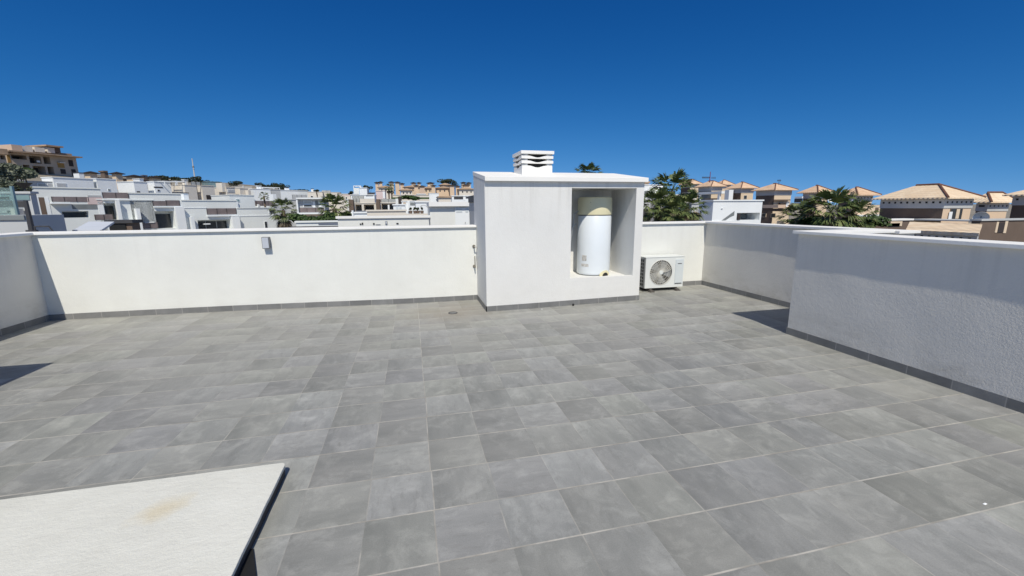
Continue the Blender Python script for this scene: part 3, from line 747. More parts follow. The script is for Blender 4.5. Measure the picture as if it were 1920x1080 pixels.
bld("villa","long cream villa with a glass rooftop screen on the skyline",Plane(620,140,5),606,640,361,m_crm,[('rail',607,623,357,361,m_rail2),('win',620,626,368,373,m_darkg),('win',611,614,368,373,m_darkg)],D=8)
bld("villa","low pinkish villa left of the white roof hut, with small dark windows",Plane(646,120,2),634,672,364,m_crm,[('win',640,645,369,374,m_darkg),('win',650,653,369,374,m_darkg),('panel',634,672,365.5,367.5,m_pink,"roof_band")],D=8)
PM=Plane(585,62,6)
bld("villa","white framed villa with a long tinted balcony between the two palms",PM,559,610,372,m_gr,[
 ('blk',558.5,611,372,373.3,-.7,0,m_wh,"roof_slab"),('blk',558.5,561,373.4,405,-.6,0,m_wh,"fin"),('win',570,587,383,388.5),('win',571,587,376.5,381.5,m_rail2),
 ('panel',588,592,378,389,m_wh,"fin"),('panel',593,598,376,388,m_shade,"opening"),('panel',599,604,378,388,m_wh,"fin"),
 ('rail',560,608,389.5,398),('blk',560,610,398.5,401.5,-.7,0,m_wh,"ledge"),('panel',561,606,402,406,m_sand,"wall_panel")],D=8)
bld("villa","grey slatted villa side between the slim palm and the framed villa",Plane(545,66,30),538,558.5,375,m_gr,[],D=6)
bld("garden_wall","low white garden wall under the palms with a sloping grey glass panel",Plane(590,34,4),553,634,417,m_pw,[
 ('panel',595,632,417.5,421,m_sol,"glass_panel"),('blk',540,634,424,425.5,-.2,0,m_darkg,"edge_strip")],D=.4,cat="garden wall")
# ---- middle group facing the terrace
PN=Plane(690,75,0)
bld("villa","white villa with a two-bay loggia and a slatted roof terrace",PN,663,706,381.5,m_crm,[
 ('open',667,679,383.5,395.5,m_shade),('open',683,702,383.5,395.5,m_darkg),('rail',664,676,372,381,m_rail2),('panel',676,704,372.5,381.3,m_crm,"parapet"),
 ('blk',652,656,373,395,-.3,.4,m_wh,"fin"),('panel',668,688,395,401.5,m_sol,"pool_screen")],D=8,open_d=2)
bld("stair_tower","dark brown upright stair slot left of the two-bay loggia",Plane(660,74,0),655,663.5,374,m_brn,[],D=3,cat="stair tower",cop=False)
bld("stair_tower","dark brown upright stair slot between the loggia villa and the glass balcony villa",Plane(710,74,0),706.5,713,373.5,m_brn,[],D=3,cat="stair tower",cop=False)
bld("villa","cream villa with a clear glass balcony above a dark recessed window",PN,713.5,744,381,m_crm,[
 ('open',716,742,382,396),('rail',716,743,373,380,m_rail2),('blk',728,731,384,396,-.4,1.4,m_wh,"fin"),('blk',743,748,372.5,396,-.3,.3,m_wh,"fin")],D=8,open_d=2)
bld("stair_tower","narrow dark green slot right of the glass balcony villa",Plane(750,74,0),748.2,754,369,m_dark,[],D=3,cat="stair tower",cop=False)
bld("roof_hut","pink square roof hut with a white right side above the glass balcony villa",Plane(715,92,0),707,724,358.5,m_pink,[('panel',720,724,359,372,m_wh,"fin")],D=4,cat="roof hut",wname="walls")
bld("roof_hut","bright white roof hut with a thin frame and grey left part, standing against the sky",Plane(680,95,0),677,691,353,m_wh,[('panel',666,676.5,352.5,364,m_pw,"grey_wing"),('perg',666,680,348,353,m_wh,2)],D=4,cat="roof hut")
bld("villa","white villa terrace strip with a dark fabric canopy under the bright roof hut",Plane(690,86,0),660,704,366,m_wh,[('shade',688,706,361,367,m_darkg,"canopy"),('rail',663,684,367,372,m_rail2)],D=5)
bld("villa","long cream flat roof edge in the middle distance, running behind the garden plants",Plane(780,100,0),738,806,366,m_crm,[('panel',735,806,370,373,m_shrub,"hedge_strip")],D=6)
bld("villa","small white house with a blue-grey canopy below the orange towers",Plane(790,110,0),783,800,364,m_wh,[('panel',788,793,366,371,m_teal,"window_glass"),('win',796,800,368,372,m_darkg)],D=5)
bld("villa","white gabled house with a brown roof line below the orange towers",Plane(812,112,0),806,824,363,m_wh,[('win',818,821,373,376,m_darkg)],D=5)
bld("villa","cream low roof block with a brown coping, directly behind the white roof hut",Plane(835,60,0),823,847,370,m_crm,[('blk',822,848,368,370.5,-.2,2,m_rooft,"roof_edge")],D=4)
bld("villa","white terrace with dark recess and white posts just left of the heater housing",Plane(865,70,0),848,885,368,m_wh,[('open',852,869,366.5,373.5,m_darkg),('panel',852,869,366.5,373.5,m_darkg,"opening"),('panel',870,872,366,376,m_wh,"post"),('panel',874,880,369,372,m_darkg,"opening")],D=6)
bld("villa","white block villa with a plain face, right of the dark green slot",Plane(770,66,0),754,781,378,m_wh,[('blk',765,769,377,396,-.3,0,m_wh,"fin"),('panel',770,779,380,385,m_shade,"opening"),('panel',757,762,379.5,382,m_sand,"wall_panel")],D=5)
bld("villa","bright white box extension with a curved lamp arm, left of the white roof hut",Plane(792,44,0),780,804,379.5,m_wh,[],D=4)
bld("shed","low white storage box with three panels above the pale parapet",Plane(750,44,0),738,760,385,m_wh,[('panel',743,747.5,388,395,m_acp,"panel"),('panel',749,753,388,395,m_acp,"panel")],D=2,cat="storage box")
bld("garden_wall","pale parapet with a dark triangular canopy in front of the loggia villa",Plane(720,36,0),688,761,396,m_crm,[('shade',721,740,402,407.5,m_darkg,"canopy"),('panel',703,714,406.5,407.6,m_darkg,"ledge")],D=.5,cat="parapet")
bld("garden_wall","grey low wall left of the pale parapet, with a white post end",Plane(675,38,0),660,688,400,m_wh,[('blk',660,663,394.5,409,-.2,.2,m_wh,"post")],D=.5,cat="parapet")
bld("garden_wall","white planter wall below the potted plants",Plane(784,30,0),762,803.5,404,m_crm,[('panel',765,798,405.8,407.4,m_darkg,"slot")],D=.8,cat="planter")
bld("neighbour_roof","white neighbouring parapet just beyond the long terrace wall, with small dark fittings on it",Plane(720,24,0),632,803.5,409,m_wall,[
 ('panel',673,676,419,421,m_black,"fitting"),('panel',677,679.5,417.5,421,m_black,"fitting"),('panel',698,701,418.2,421,m_black,"fitting"),
 ('win',721,725,414.5,420,m_lampg,m_lampf),('panel',742,746,418,420,m_black,"fitting"),('panel',703,712,420,421,m_gr,"fitting"),('blk',560,757,421,422.8,-3.2,-3,m_darkg,"dark_edge")],D=.5,cat="parapet",cop=m_cop)
t=bld("roof_hut","white roof hut with thick coping and white door, left of the heater housing",Plane(840,24,0),806,880,387,m_wall,[
 ('blk',804.5,881,378.5,386.8,-.25,3.2,m_cop,"roof_slab")],D=3,cat="roof hut",cop=False,wname="walls")
pl=Plane(840,24,0); s0=pl.s_(806); g=t.location.z
a,b=pl.s_(853)-s0,pl.s_(879)-s0
dr=MB().box(a,b,-.05,-.003,pl.z(866,421.5)-g,pl.z(866,389)-g).build("door",m_wh,t)
MB().box(a+.06,a+.4,-.064,-.051,pl.z(866,398)-g,pl.z(866,391)-g).build("door_louvre",m_acp,dr)
MB().box(b-.2,b-.04,-.064,-.051,pl.z(866,398)-g,pl.z(866,391)-g).build("door_louvre",m_acp,dr)
MB().box(b-.24,b-.21,-.1,-.051,pl.z(866,419)-g,pl.z(866,416)-g).build("handle",m_met,dr)
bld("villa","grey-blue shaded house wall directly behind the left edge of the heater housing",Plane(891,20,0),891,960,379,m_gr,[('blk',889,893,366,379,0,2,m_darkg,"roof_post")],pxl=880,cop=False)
# ---- hillside apartment block at far left
PA=Plane(100,132,64)
zA=PA.z(100,330)
t=bld("apartment_block","large weathered beige apartment block with dark open balconies on the hill at far left",PA,36,162,290,m_bei,[
 ('open',76.5,98,292.5,306.5,m_dark),('open',102,114.5,293.5,307.5,m_dark),('open',79.5,102,311.5,326.5,m_dark),('open',106,117.5,312.5,327,m_dark),
 ('open',44,72,290.6,298.5,m_dark),('open',62,74,309,318,m_dark),
 ('panel',126,138,303.5,314.5,m_och,"awning"),('blk',127,137,304,306,-.8,-.05,m_crm,"ledge"),('win',128,139,316.5,326.5,m_dark,m_sand),
 ('win',147,155,300,312,m_dark,m_dark),('win',149,157,317.5,330,m_dark,m_dark),('panel',89,95,301,304.5,m_wh,"air_conditioner"),
 ('blk',30,163,288,290.5,-2.2,9,m_rooft,"eave"),('blk',62,158,283.5,288,.4,9,m_rooft,"roof"),
 ('blk',42,61,272,288,-1.2,4,m_peach,"dormer"),('blk',65,84,274.5,284.5,-.4,4,m_crm,"dormer"),('blk',88,106,276.5,285.5,-.4,4,m_crm,"dormer"),
 ('blk',111,124,277,287,-.4,5,m_crm,"turret"),('blk',124.5,135,276,286,-.3,5,m_brn,"turret_side"),('blk',106,137,273,275.8,-1.2,6,m_rooft,"turret_roof"),
 ('panel',36,42,290,305,m_och,"corner_panel")],D=14,open_d=2.4,cat="apartment block",cop=False,zb=None)
bld("apartment_block","weathered wing with a tan roof at the left frame edge beside the apartment block",Plane(10,120,60),-14,34,288,m_bei,[
 ('blk',-16,36,277.5,288,-.8,9,m_rooft,"roof"),('open',24,33,291,299,m_dark),('blk',-16,12,280,285.5,-1.2,-.8,m_darkg,"shadow_gap_board")],D=12,cat="apartment block",cop=False)
# ---- skyline tan towers with dark hipped roofs
def hip(mb,x0,x1,y0,y1,z,h,e,th=.1):
    x0-=e;x1+=e;y0-=e;y1+=e; L=min(x1-x0,y1-y0)/2
    if (x1-x0)>=(y1-y0): r=[(x0+L,(y0+y1)/2),(x1-L,(y0+y1)/2)]
    else: r=[((x0+x1)/2,y0+L),((x0+x1)/2,y1-L)]
    B=[(x0,y0),(x1,y0),(x1,y1),(x0,y1)]
    vs=[(a,b,z) for a,b in B]+[(a,b,z+th) for a,b in B]+[(r[0][0],r[0][1],z+th+h),(r[1][0]+1e-3,r[1][1]+1e-3,z+th+h)]
    fs=[(3,2,1,0),(0,1,5,4),(1,2,6,5),(2,3,7,6),(3,0,4,7)]
    if (x1-x0)>=(y1-y0): fs+=[(4,5,9,8),(5,6,9),(6,7,8,9),(7,4,8)]
    else: fs+=[(4,5,8),(5,6,9,8),(6,7,9),(7,4,8,9)]
    mb.add(vs,fs); return r
def tower(label,px0,px1,yroof,yeave,ybase,Y,phi,mat,rmat,name="tower_house",pxl=None,windows=(),e=.45,D=None,group=None,cat="tower house"):
    pl=Plane(px0,Y,phi); s1=pl.s_(px1); W=s1
    if D is None: D=depth_to(pl,px0,pxl) if pxl is not None else W
    D=max(1.5,min(30,D))
    x,y=pl.ax,pl.ay; g=gz(x,y); ze=pl.z((px0+px1)/2,yeave); zr_=pl.z((px0+px1)/2,yroof)
    t=thing(name,label,cat,(x,y,g),pl.phi,group)
    MB().box(0,W,0,D,-3,ze-g).build("walls",mat,t)
    mb=MB(); hip(mb,0,W,0,D,ze-g,max(.4,zr_-ze),e,.15); mb.build("roof",rmat,t)
    for (a,b,c,d) in windows:
        w=MB().box(pl.s_(a),pl.s_(b),-.05,-.003,pl.z((a+b)/2,d)-g,pl.z((a+b)/2,c)-g).build("window",m_darkg,t)
    return t
tower("tan square tower with a dark cap roof, first right of the hillside apartment block",181,195,322,325.5,340,120,57,m_sand,m_roofd,pxl=171,windows=((0,0,0,0),)[:0],cat="tower house")
tower("cream and tan tower with a dark cap roof right of the brown skyline chimney",229,241.5,323,326.5,345,122,57,m_sand,m_roofd,pxl=222.5)
tower("broad tan tower with a wide dark roof, third on the left skyline",259,277,328.5,332,345,118,57,m_sand,m_roofd,pxl=247.5)
tower("low tan tower beside the pines, fourth on the left skyline",297,311.5,331,334.5,346,116,57,m_sand,m_roofd,pxl=290)
t=bld("skyline_chimney","slender brown brick chimney standing alone on the left skyline",Plane(209,112,57),209,216,323,m_brn,[('blk',207,215,320,322.8,-.2,1.6,m_brn,"chimney_cap")],D=1.4,cat="chimney",cop=False)
bld("roof_hut","small white roof hut at the foot of the hillside apartment block",Plane(165,112,57),162,171,324.5,m_wh,[],pxl=159,cat="roof hut",cop=m_darkg)
bld("roof_hut","tiny white roof block between the third and fourth left skyline towers",Plane(272,100,57),272,279,336,m_wh,[],D=2,cat="roof hut")
bld("villa","long brown-roofed house line on the left skyline between the tan towers",Plane(230,126,57),196,330,336.5,m_brn,[('chim',283,290,327.5,337,m_brn)],D=5,cat="house")
# ---- distant orange complex, middle
ords=["first","second","third","fourth","fifth","sixth","seventh","eighth","ninth","tenth","eleventh","twelfth","thirteenth"]
TW=[(707,713,341,343,356,m_oran,"leftmost orange tower of the distant hilltop complex"),
 (714,720,340,342,356,m_oran,"second orange tower from the left in the distant complex, touching the first"),
 (733,741,340,342,360,m_sand,"pale orange tower behind the distant double palm"),
 (744,752,340.5,342,364,m_oran,"tallest flat orange tower right of the distant double palm"),
 (753,760,343,345,364,m_oran,"shorter orange tower attached right of the tallest one"),
 (774,782,341.5,343.5,352,m_sand,"small sand tower rising behind a lower orange pair"),
 (785,791,341.5,343.5,350,m_sand,"tiny sand tower next to the small sand tower, against the sky"),
 (779,786,347,348.5,364,m_oran,"front orange tower of the lower pair in the middle of the complex"),
 (789,798,348,349.5,364,m_peach,"pinkish front tower of the lower pair in the middle of the complex"),
 (804,815,341.5,343.5,356,m_sand,"wide sand tower with a stepped roof left of the hilltop pines"),
 (811,818,347,348.5,356,m_oran,"small orange tower in front of the wide sand tower"),
 (845,853,346.5,348,362,m_oran,"orange tower standing just below the hilltop pines"),
 (856,863,348,349.5,362,m_oran,"orange tower right of the one below the hilltop pines"),
 (867,874,341,343,352,m_sand,"sand tower with a dark cap near the heater housing, upper left one"),
 (877,884,341.5,343.5,352,m_sand,"sand tower with a dark cap nearest to the heater housing"),
 (870,881,345.5,347.5,358,m_oran,"low orange tower before the two towers near the heater housing")]
for (a,b,yr,ye,yb,mt,lab) in TW: tower(lab,a,b,yr,ye,yb,215 if ye>345 else 235,0,mt,m_roofd,e=.6,group="orange towers of the distant complex")
LH=[(713,735,352,m_crm,"low cream house with a brown roof left of the distant double palm",205),
 (760,790,351,m_sand,"long sand house with a tan roof between the tallest tower and the lower pair",225),
 (795,818,353,m_sand,"sand house with a sloping tan roof right of the lower tower pair",222),
 (820,848,353,m_oran,"orange house with arched windows under the hilltop pines",220),
 (828,846,347,m_sand,"upper sand house directly beneath the hilltop pines",240),
 (862,889,355,m_crm,"cream house with two dark windows and a tan roof beside the heater housing",212),
 (753,775,357,m_crm,"cream low house in front of the tallest orange tower",205)]
for (a,b,yt,mt,lab,Y) in LH:
    tower(lab,a,b,yt-4,yt,yt+8,Y,0,mt,m_rooft,name="house",cat="house",e=.8,D=8,windows=[(a+(b-a)*f,a+(b-a)*f+2.2,yt+3,yt+6.5) for f in (.2,.5,.78)])
# ---- right side: terracotta houses on one street line
XS=66
def azt(px):
    D=ray(px,395); return D.x/D.y
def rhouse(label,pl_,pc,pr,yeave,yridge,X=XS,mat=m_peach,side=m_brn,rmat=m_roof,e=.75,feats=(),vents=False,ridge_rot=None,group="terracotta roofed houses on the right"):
    Yc=X/azt(pc); Yb=X/azt(pl_); Xr=Yc*azt(pr); W=Xr-X; D=Yb-Yc
    g=-6.5; ze=pxz(X-e,Yc-e,yeave); zrd=pxz(X+W/2,Yc+D/2,yridge)
    t=thing("terracotta_house",label,"house",(X,Yc,g),0,group)
    MB().box(0,W,0,D,-.5,ze-g).build("walls",mat,t)
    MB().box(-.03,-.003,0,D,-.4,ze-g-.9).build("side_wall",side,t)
    MB().box(-.06,W+.06,-.06,D+.06,ze-g-.9,ze-g-.03).build("frieze",m_gr,t)
    mb=MB(); r=hip(mb,0,W,0,D,ze-g,max(.8,zrd-ze),e,.12); rf=mb.build("roof",rmat,t)
    zt_=ze-g+.12+max(.8,zrd-ze)
    mb=MB(); mb.tube((r[0][0],r[0][1],zt_+.02),(r[1][0],r[1][1],zt_+.02),.11,n=6)
    mb.build("ridge_cap",m_hip,rf)
    fr=r[0] if D>W else r[1]
    for (cx_,cy_,rr) in ((-e,-e,r[0]),(W+e,-e,r[0] if D>W else r[1])):
        mb=MB(); mb.tube((cx_,cy_,ze-g+.14),(rr[0],rr[1],zt_+.02),.10,n=6); mb.build("hip_cap",m_hip,rf)
    if vents:
        n=max(4,int(D/.55)); 
        for i in range(n): y=.3+(D-.6)*i/(n-1); MB().box(-.075,-.061,y-.09,y+.09,ze-g-.42,ze-g-.24).build("eave_vent",m_black,t)
        n=max(2,int(W/.6))
        for i in range(n): x=.3+(W-.6)*i/(n-1); MB().box(x-.09,x+.09,-.075,-.061,ze-g-.42,ze-g-.24).build("eave_vent",m_black,t)
    for f in feats:
        k=f[0]
        if k=='fw': # front window px0,px1,y0,y1
            x0,x1=[Yc*azt(v)-X for v in f[1:3]]; xm=(x0+x1)/2+X; z1_,z0_=pxz(xm,Yc,f[3])-g,pxz(xm,Yc,f[4])-g
            w=MB().box(x0,x1,-.05,-.003,z0_,z1_).build("window",m_crm if len(f)<6 else f[5],t); MB().box(x0+.08,x1-.08,-.065,-.051,z0_+.06,z1_-.06).build("pane",m_glass,w)
        elif k=='fb': # front block px0,px1,ytop,ybot,y0,y1,mat,name
            x0,x1=[(Yc+f[5])*azt(v)-X for v in f[1:3]]; xm=(x0+x1)/2+X; z1_,z0_=pxz(xm,Yc+f[5],f[3])-g,pxz(xm,Yc+f[5],f[4])-g
            MB().box(x0,x1,f[5],f[6],z0_,z1_).build(f[8],f[7],t)
        elif k=='sw': # side window on the dark wall
            y1_,y0_=[X/azt(v)-Yc for v in f[1:3]]; ym=(y0_+y1_)/2+Yc; z1_,z0_=pxz(X,ym,f[3])-g,pxz(X,ym,f[4])-g
            w=MB().box(-.10,-.031,y0_,y1_,z0_,z1_).build("window",f[5] if len(f)>5 else m_wh,t); MB().box(-.115,-.101,y0_+.1,y1_-.1,z0_+.06,z1_-.06).build("pane",m_glass,w)
        elif k=='sb': # block standing off the side wall: px0,px1,ytop,ybot,x0,x1,mat,name
            xx=X+f[5]; y1_,y0_=[xx/azt(v)-Yc for v in f[1:3]]; ym=(y0_+y1_)/2+Yc; z1_,z0_=pxz(xx,ym,f[3])-g,pxz(xx,ym,f[4])-g
            MB().box(f[5],f[6],y0_,y1_,z0_,z1_).build(f[8],f[7],t)
    return t
rhouse("terracotta roofed house partly behind the big palm, its cream wall showing",1274,1291,1307,345,337,X=74,mat=m_sand,feats=(('fw',1294,1299,356,361,m_brn),))
rhouse("small terracotta roof behind the first full house, right of the red mast",1340,1350,1366,346.5,338.5,X=80,mat=m_sand)
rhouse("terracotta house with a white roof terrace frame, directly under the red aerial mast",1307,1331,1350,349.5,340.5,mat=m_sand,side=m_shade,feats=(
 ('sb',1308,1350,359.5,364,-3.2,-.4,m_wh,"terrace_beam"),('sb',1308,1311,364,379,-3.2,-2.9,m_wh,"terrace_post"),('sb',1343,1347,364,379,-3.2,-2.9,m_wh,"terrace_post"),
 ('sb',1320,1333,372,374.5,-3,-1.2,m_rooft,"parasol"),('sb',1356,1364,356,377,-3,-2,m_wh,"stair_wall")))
rhouse("terracotta house with a single dark window, second full roof from the big palm",1364,1386.5,1409,353,342.5,mat=m_sand,feats=(('fw',1391.5,1398,366,373.5),))
rhouse("terracotta house under the small roof aerial, with tan balcony and awning below",1415,1449,1480,356.5,345.5,mat=m_sand,feats=(
 ('sb',1429,1458,384,390,-3.4,-.4,m_peach,"balcony"),('sb',1428,1457,391,396,-3,-1,m_brn,"soffit"),('sb',1459,1472,414,424,-5,-4,m_sand,"garden_pier"),
 ('sw',1430,1438,400,407,m_sand),('sw',1447,1456,400,408,m_sand),('fb',1449,1480,374,376,-.6,0,m_brn,"ledge"),('fb',1462,1472,380,388,-.5,-.1,m_dark,"opening")))
rhouse("terracotta house with a white framed window in its left wall, left of the bushy palm",1503,1528.5,1549,361.5,349,mat=m_sand,feats=(
 ('sb',1482,1502,380.5,391,-1.2,-.6,m_peach,"low_wall"),('sb',1487,1501,368.5,372,-1.2,-1.0,m_wh,"window_head"),('sb',1487,1501,372.2,379.8,-1.15,-1.0,m_glass,"window_glass"),
 ('sb',1501,1523,393,398,-2,-1.2,m_peach,"balcony")))
rhouse("terracotta house with a dark side and a row of eave vents behind the bushy palm",1570,1602,1632,366.5,352.5,mat=m_oran,vents=True,feats=(
 ('fb',1632,1650,385,403,0,2,m_sand,"wing"),('fb',1612,1650,402.5,406,-.5,1,m_wh,"terrace_slab"),('fb',1641,1647,389,398,-.05,0,m_brn,"niche")))
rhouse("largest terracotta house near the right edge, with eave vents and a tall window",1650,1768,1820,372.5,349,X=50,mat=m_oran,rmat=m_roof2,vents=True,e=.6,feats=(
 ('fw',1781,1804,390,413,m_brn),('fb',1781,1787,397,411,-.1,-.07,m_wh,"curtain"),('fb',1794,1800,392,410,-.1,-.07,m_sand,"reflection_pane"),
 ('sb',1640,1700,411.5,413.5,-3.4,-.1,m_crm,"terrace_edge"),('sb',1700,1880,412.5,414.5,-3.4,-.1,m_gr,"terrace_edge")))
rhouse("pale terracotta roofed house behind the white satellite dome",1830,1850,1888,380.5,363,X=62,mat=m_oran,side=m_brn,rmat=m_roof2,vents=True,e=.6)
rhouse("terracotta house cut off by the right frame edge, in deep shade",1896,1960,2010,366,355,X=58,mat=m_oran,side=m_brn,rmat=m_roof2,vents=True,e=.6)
# low tiled canopy in front of the large house, and its walls
def P(px,py,Y): 
    p=onY(px,py,Y); return p
t=thing("tiled_canopy","low pale tiled canopy roof with vents beneath, close behind the right enclosure wall","tiled canopy",(0,0,0))
A=[onY(1706,415.5,14.6),onY(1842,420,11.7),onY(1836,437,10.9),onY(1698,431,13.6)]
mb=MB(); vs=[tuple(v) for v in A]+[(v.x,v.y,v.z-.12) for v in A]
mb.add(vs,[(0,1,2,3),(7,6,5,4),(0,4,5,1),(1,5,6,2),(2,6,7,3),(3,7,4,0)]); mb.build("tile_roof",m_roof2,t)
B=[Vector(v) for v in A]; dn=Vector((0,0,-.62))
off=Vector((.12,.10,-.13))
q0,q1=A[3]+off,A[2]+off
mb=MB(); mb.add([tuple(q0),tuple(q1),tuple(q1+dn*5),tuple(q0+dn*5),tuple(A[0]+off),tuple(A[1]+off),tuple(A[1]+off+dn*5),tuple(A[0]+off+dn*5)],[(0,1,2,3),(4,5,6,7),(0,1,5,4),(3,2,6,7),(0,3,7,4),(1,2,6,5)]); mb.build("support_wall",m_gr,t)
nrm=Vector((q1.y-q0.y,-(q1.x-q0.x),0)).normalized(); dv=(q1-q0)
if nrm.x>0: nrm=-nrm
for i in range(9):
    c=q0+dv*((i+.6)/9.4)+nrm*.012; u=dv.normalized()*.05
    MB().add([tuple(c-u+Vector((0,0,-.06))),tuple(c+u+Vector((0,0,-.06))),tuple(c+u+Vector((0,0,-.15))),tuple(c-u+Vector((0,0,-.15)))],[(0,1,2,3)]).build("vent_hole",m_black,t)
bld("garden_wall","brown shaded boundary wall with a small arched opening under the largest house",Plane(1740,24,0),1640,1712,413.5,m_brn,[('panel',1664,1694,414.5,424,m_sand,"opening"),('panel',1668,1690,418.5,425,m_black,"barbecue")],D=.5,cat="boundary wall",cop=m_cop)
bld("garden_wall","brown shaded boundary wall with two tan gate piers near the right edge",Plane(1850,22,0),1842,1960,413,m_brn,[('panel',1872,1876,416,436,m_sand,"gate_pier"),('panel',1888,1893,413.5,437,m_sand,"gate_pier"),('panel',1877,1887.5,417,436,m_dark,"gate")],D=.5,cat="boundary wall",cop=m_gr)
t=thing("satellite_dome","white satellite dish seen half from behind on the terrace of the largest house","satellite dish",tuple(onY(1838,413,26)))
rr=.5
prof=[(rr*math.sin(a),rr*(1-math.cos(a))) for a in [R(85)*i/10 for i in range(11)]]
o=MB().lathe((0,0,0),prof,28).build("dish_shell",m_dish,t,smooth=True); o.rotation_euler=(R(108),0,R(-60)); o.location=(0,0,rr*.75)
MB().tube((0,0,-.3),(0,0,rr*.7),.05).build("mast",m_met,t)
def dish(px,py,Y,r,lab,yaw=0):
    p=onY(px,py,Y); t=thing("satellite_dish",lab,"satellite dish",tuple(p),R(yaw))
    prof=[(r*math.sin(a),r*.55*(1-math.cos(a))) for a in [R(70)*i/6 for i in range(7)]]
    o=MB().lathe((0,0,0),prof,20).build("dish_shell",m_dish,t,smooth=True); o.rotation_euler=(R(105),0,0)
    MB().tube((0,.05,-r*2.2),(0,.05,0),.03).build("mast",m_met,t)
dish(1475,382,50,.42,"round white satellite dish beside the house under the small roof aerial",20)
dish(1559,371,50,.62,"large pale satellite dish on the wall left of the bushy palm crown top",-20)
dish(1517,380,52,.30,"small edge-on satellite dish on the brown wall left of the bushy palm",70)
dish(1595,378,48,.36,"tilted white satellite dish on the dark wall behind the bushy palm",40)
# white building with outside stairs
PW=Plane(1370,34,0)
t=bld("villa","bright white villa with a diagonal stair opening and a grey garage recess",PW,1336,1428,377,m_wh,[
 ('open',1382,1425,399,412.5,m_shade),('panel',1383,1388,401,412.5,m_dark,"door"),('blk',1368,1372,374.5,377,.1,.5,m_wh,"chimney"),('win',1351,1354,390,392,m_gr)],pxl=1310,D=7,open_d=1.6,wname="walls")
s0=PW.s_(1336); g=t.location.z; zz=lambda px,py:PW.z(px,py)-g; xx=lambda px:PW.s_(px)-s0
MB().prism([(xx(1354),zz(1354,413.5)),(xx(1377),zz(1377,395.5)),(xx(1377),zz(1377,404)),(xx(1370),zz(1370,407)),(xx(1361),zz(1361,413.5))],-.012,-.002,'y').build("stair_opening",m_shade,t)
MB().box(xx(1331),xx(1377),-.05,-.002,zz(1350,424),zz(1350,413.6)).build("base_wall",m_wh,t)
bld("villa","grey villa side with a white ledge between the big palm and the stair villa",Plane(1318,38,0),1296,1336,382,m_gr,[('blk',1310,1332,390,394.5,-.6,0,m_wh,"ledge"),('panel',1307,1336,376,381.5,m_rail2,"glass_screen")],D=5)
bld("villa","white house with a dark window seen between the heater housing and the big palm",Plane(1215,60,0),1200,1244,347.5,m_wh,[('win',1205,1216,357,371,m_shade),('panel',1206,1214,359,360.5,m_wh,"blind"),('blk',1206,1216,340,343.5,0,3,m_rooft,"roof"),('blk',1207,1215,343.6,347.5,.2,2.6,m_sand,"roof_hut")],D=8)
bld("villa","dark shaded garage wall beside the heater housing, under the white house",Plane(1212,30,0),1196,1219,376,m_gr,[('panel',1203,1218,392,418,m_darkg,"garage_door")],D=4)
bld("villa","cream house pieces with a low roof visible through the big palm crown",Plane(1280,56,0),1240,1305,366,m_crm,[('win',1272,1280,369,373,m_brn),('blk',1284,1306,361,365.8,-.2,1,m_shade,"parapet")],D=8)
# ---- aerials, lamp post, left neighbour
def aerial(name,lab,px,ytop,ybot,Y,mat,bars,cat="aerial",r=.05):
    p=onY(px,ybot,Y); z1_=pxz(p.x,p.y,ytop)-p.z; t=thing(name,lab,cat,tuple(p))
    MB().tube((0,0,0),(0,0,z1_),r,r*.6,n=6).build("mast",mat,t)
    for (da,db,py,rr) in bars:
        z=pxz(p.x,p.y,py)-p.z; k=Y/ray(px,py).y/F
        b=MB().tube((da*k,0,z),(db*k,0,z),rr,n=5); b.build("boom",m_darkg,t)
        n=max(2,int(abs(db-da)/2.2))
        for i in range(n):
            x=(da+(db-da)*(i+.5)/n)*k; MB().tube((x,0,z-2.0*k),(x,0,z+2.0*k),rr*.6,n=4).build("element",m_darkg,t)
aerial("aerial_mast","red mast with a long television aerial above the first terracotta house",1330.5,322,342,52,m_red,((-17,-1,333,.04),(3,13,333.5,.03)),r=.07)
aerial("roof_aerial","small dark television aerial on the third terracotta roof",1460,337,347,64,m_darkg,((-4,4,338.5,.05),),r=.05)
aerial("radio_mast","thin distant lattice radio mast on the left skyline",365,297,332,170,m_gr,((-1.5,1.5,313,.2),(-1,1,318,.15)),cat="mast",r=.22)
aerial("flag_pole","thin dark pole standing behind the cream two-pergola villa",372,336,372,80,m_darkg,(),cat="pole",r=.05)
# left neighbour roof
bld("neighbour_hut","grey neighbouring stair housing with a dark top band at the left frame edge",Plane(20,13,0),-40,46,404,m_gr,[('panel',-38,45.5,403.8,412.5,m_shade,"top_band")],D=1.2,cat="stair housing",cop=False,zb=-6.5)
t=bld("neighbour_roof","glazed neighbouring roof edge with teal glass and a white ledge at the far left",Plane(20,30,0),-40,64,363,m_gr,[
 ('panel',-38,62,366,375,m_teal,"glass_band"),('panel',-38,25,369,374,m_wh,"ledge"),('panel',-38,50,377,388,m_darkg,"glass_band"),('panel',-38,34,389,400,m_rail2,"wall_panel"),('panel',15,21,395,399,m_darkg,"vent"),('panel',22,26,395,399,m_darkg,"vent"),('blk',32,48,391,412,-.4,-.1,m_crm,"low_block")],D=.4,cat="roof terrace")
t=thing("glass_balustrade","teal glass balustrade panel with a post on the neighbouring roof at far left","balustrade",tuple(onY(30,402,17)))
p0=onY(-20,402,17); p1=onY(34,402,17); zt_=pxz(p1.x,p1.y,352)-p1.z
m_tg=N("teal_balustrade_glass"); m_tg.b.inputs["Base Color"].default_value=(.55,.72,.70,1); m_tg.b.inputs["Transmission Weight"].default_value=.8; m_tg.b.inputs["Roughness"].default_value=.05; m_tg.b.inputs["IOR"].default_value=1.05; m_tg=m_tg.m
loc=t.location
MB().box(p0.x-loc.x,p1.x-loc.x-.05,-.01,.01,-.6,zt_).build("glass_pane",m_tg,t)
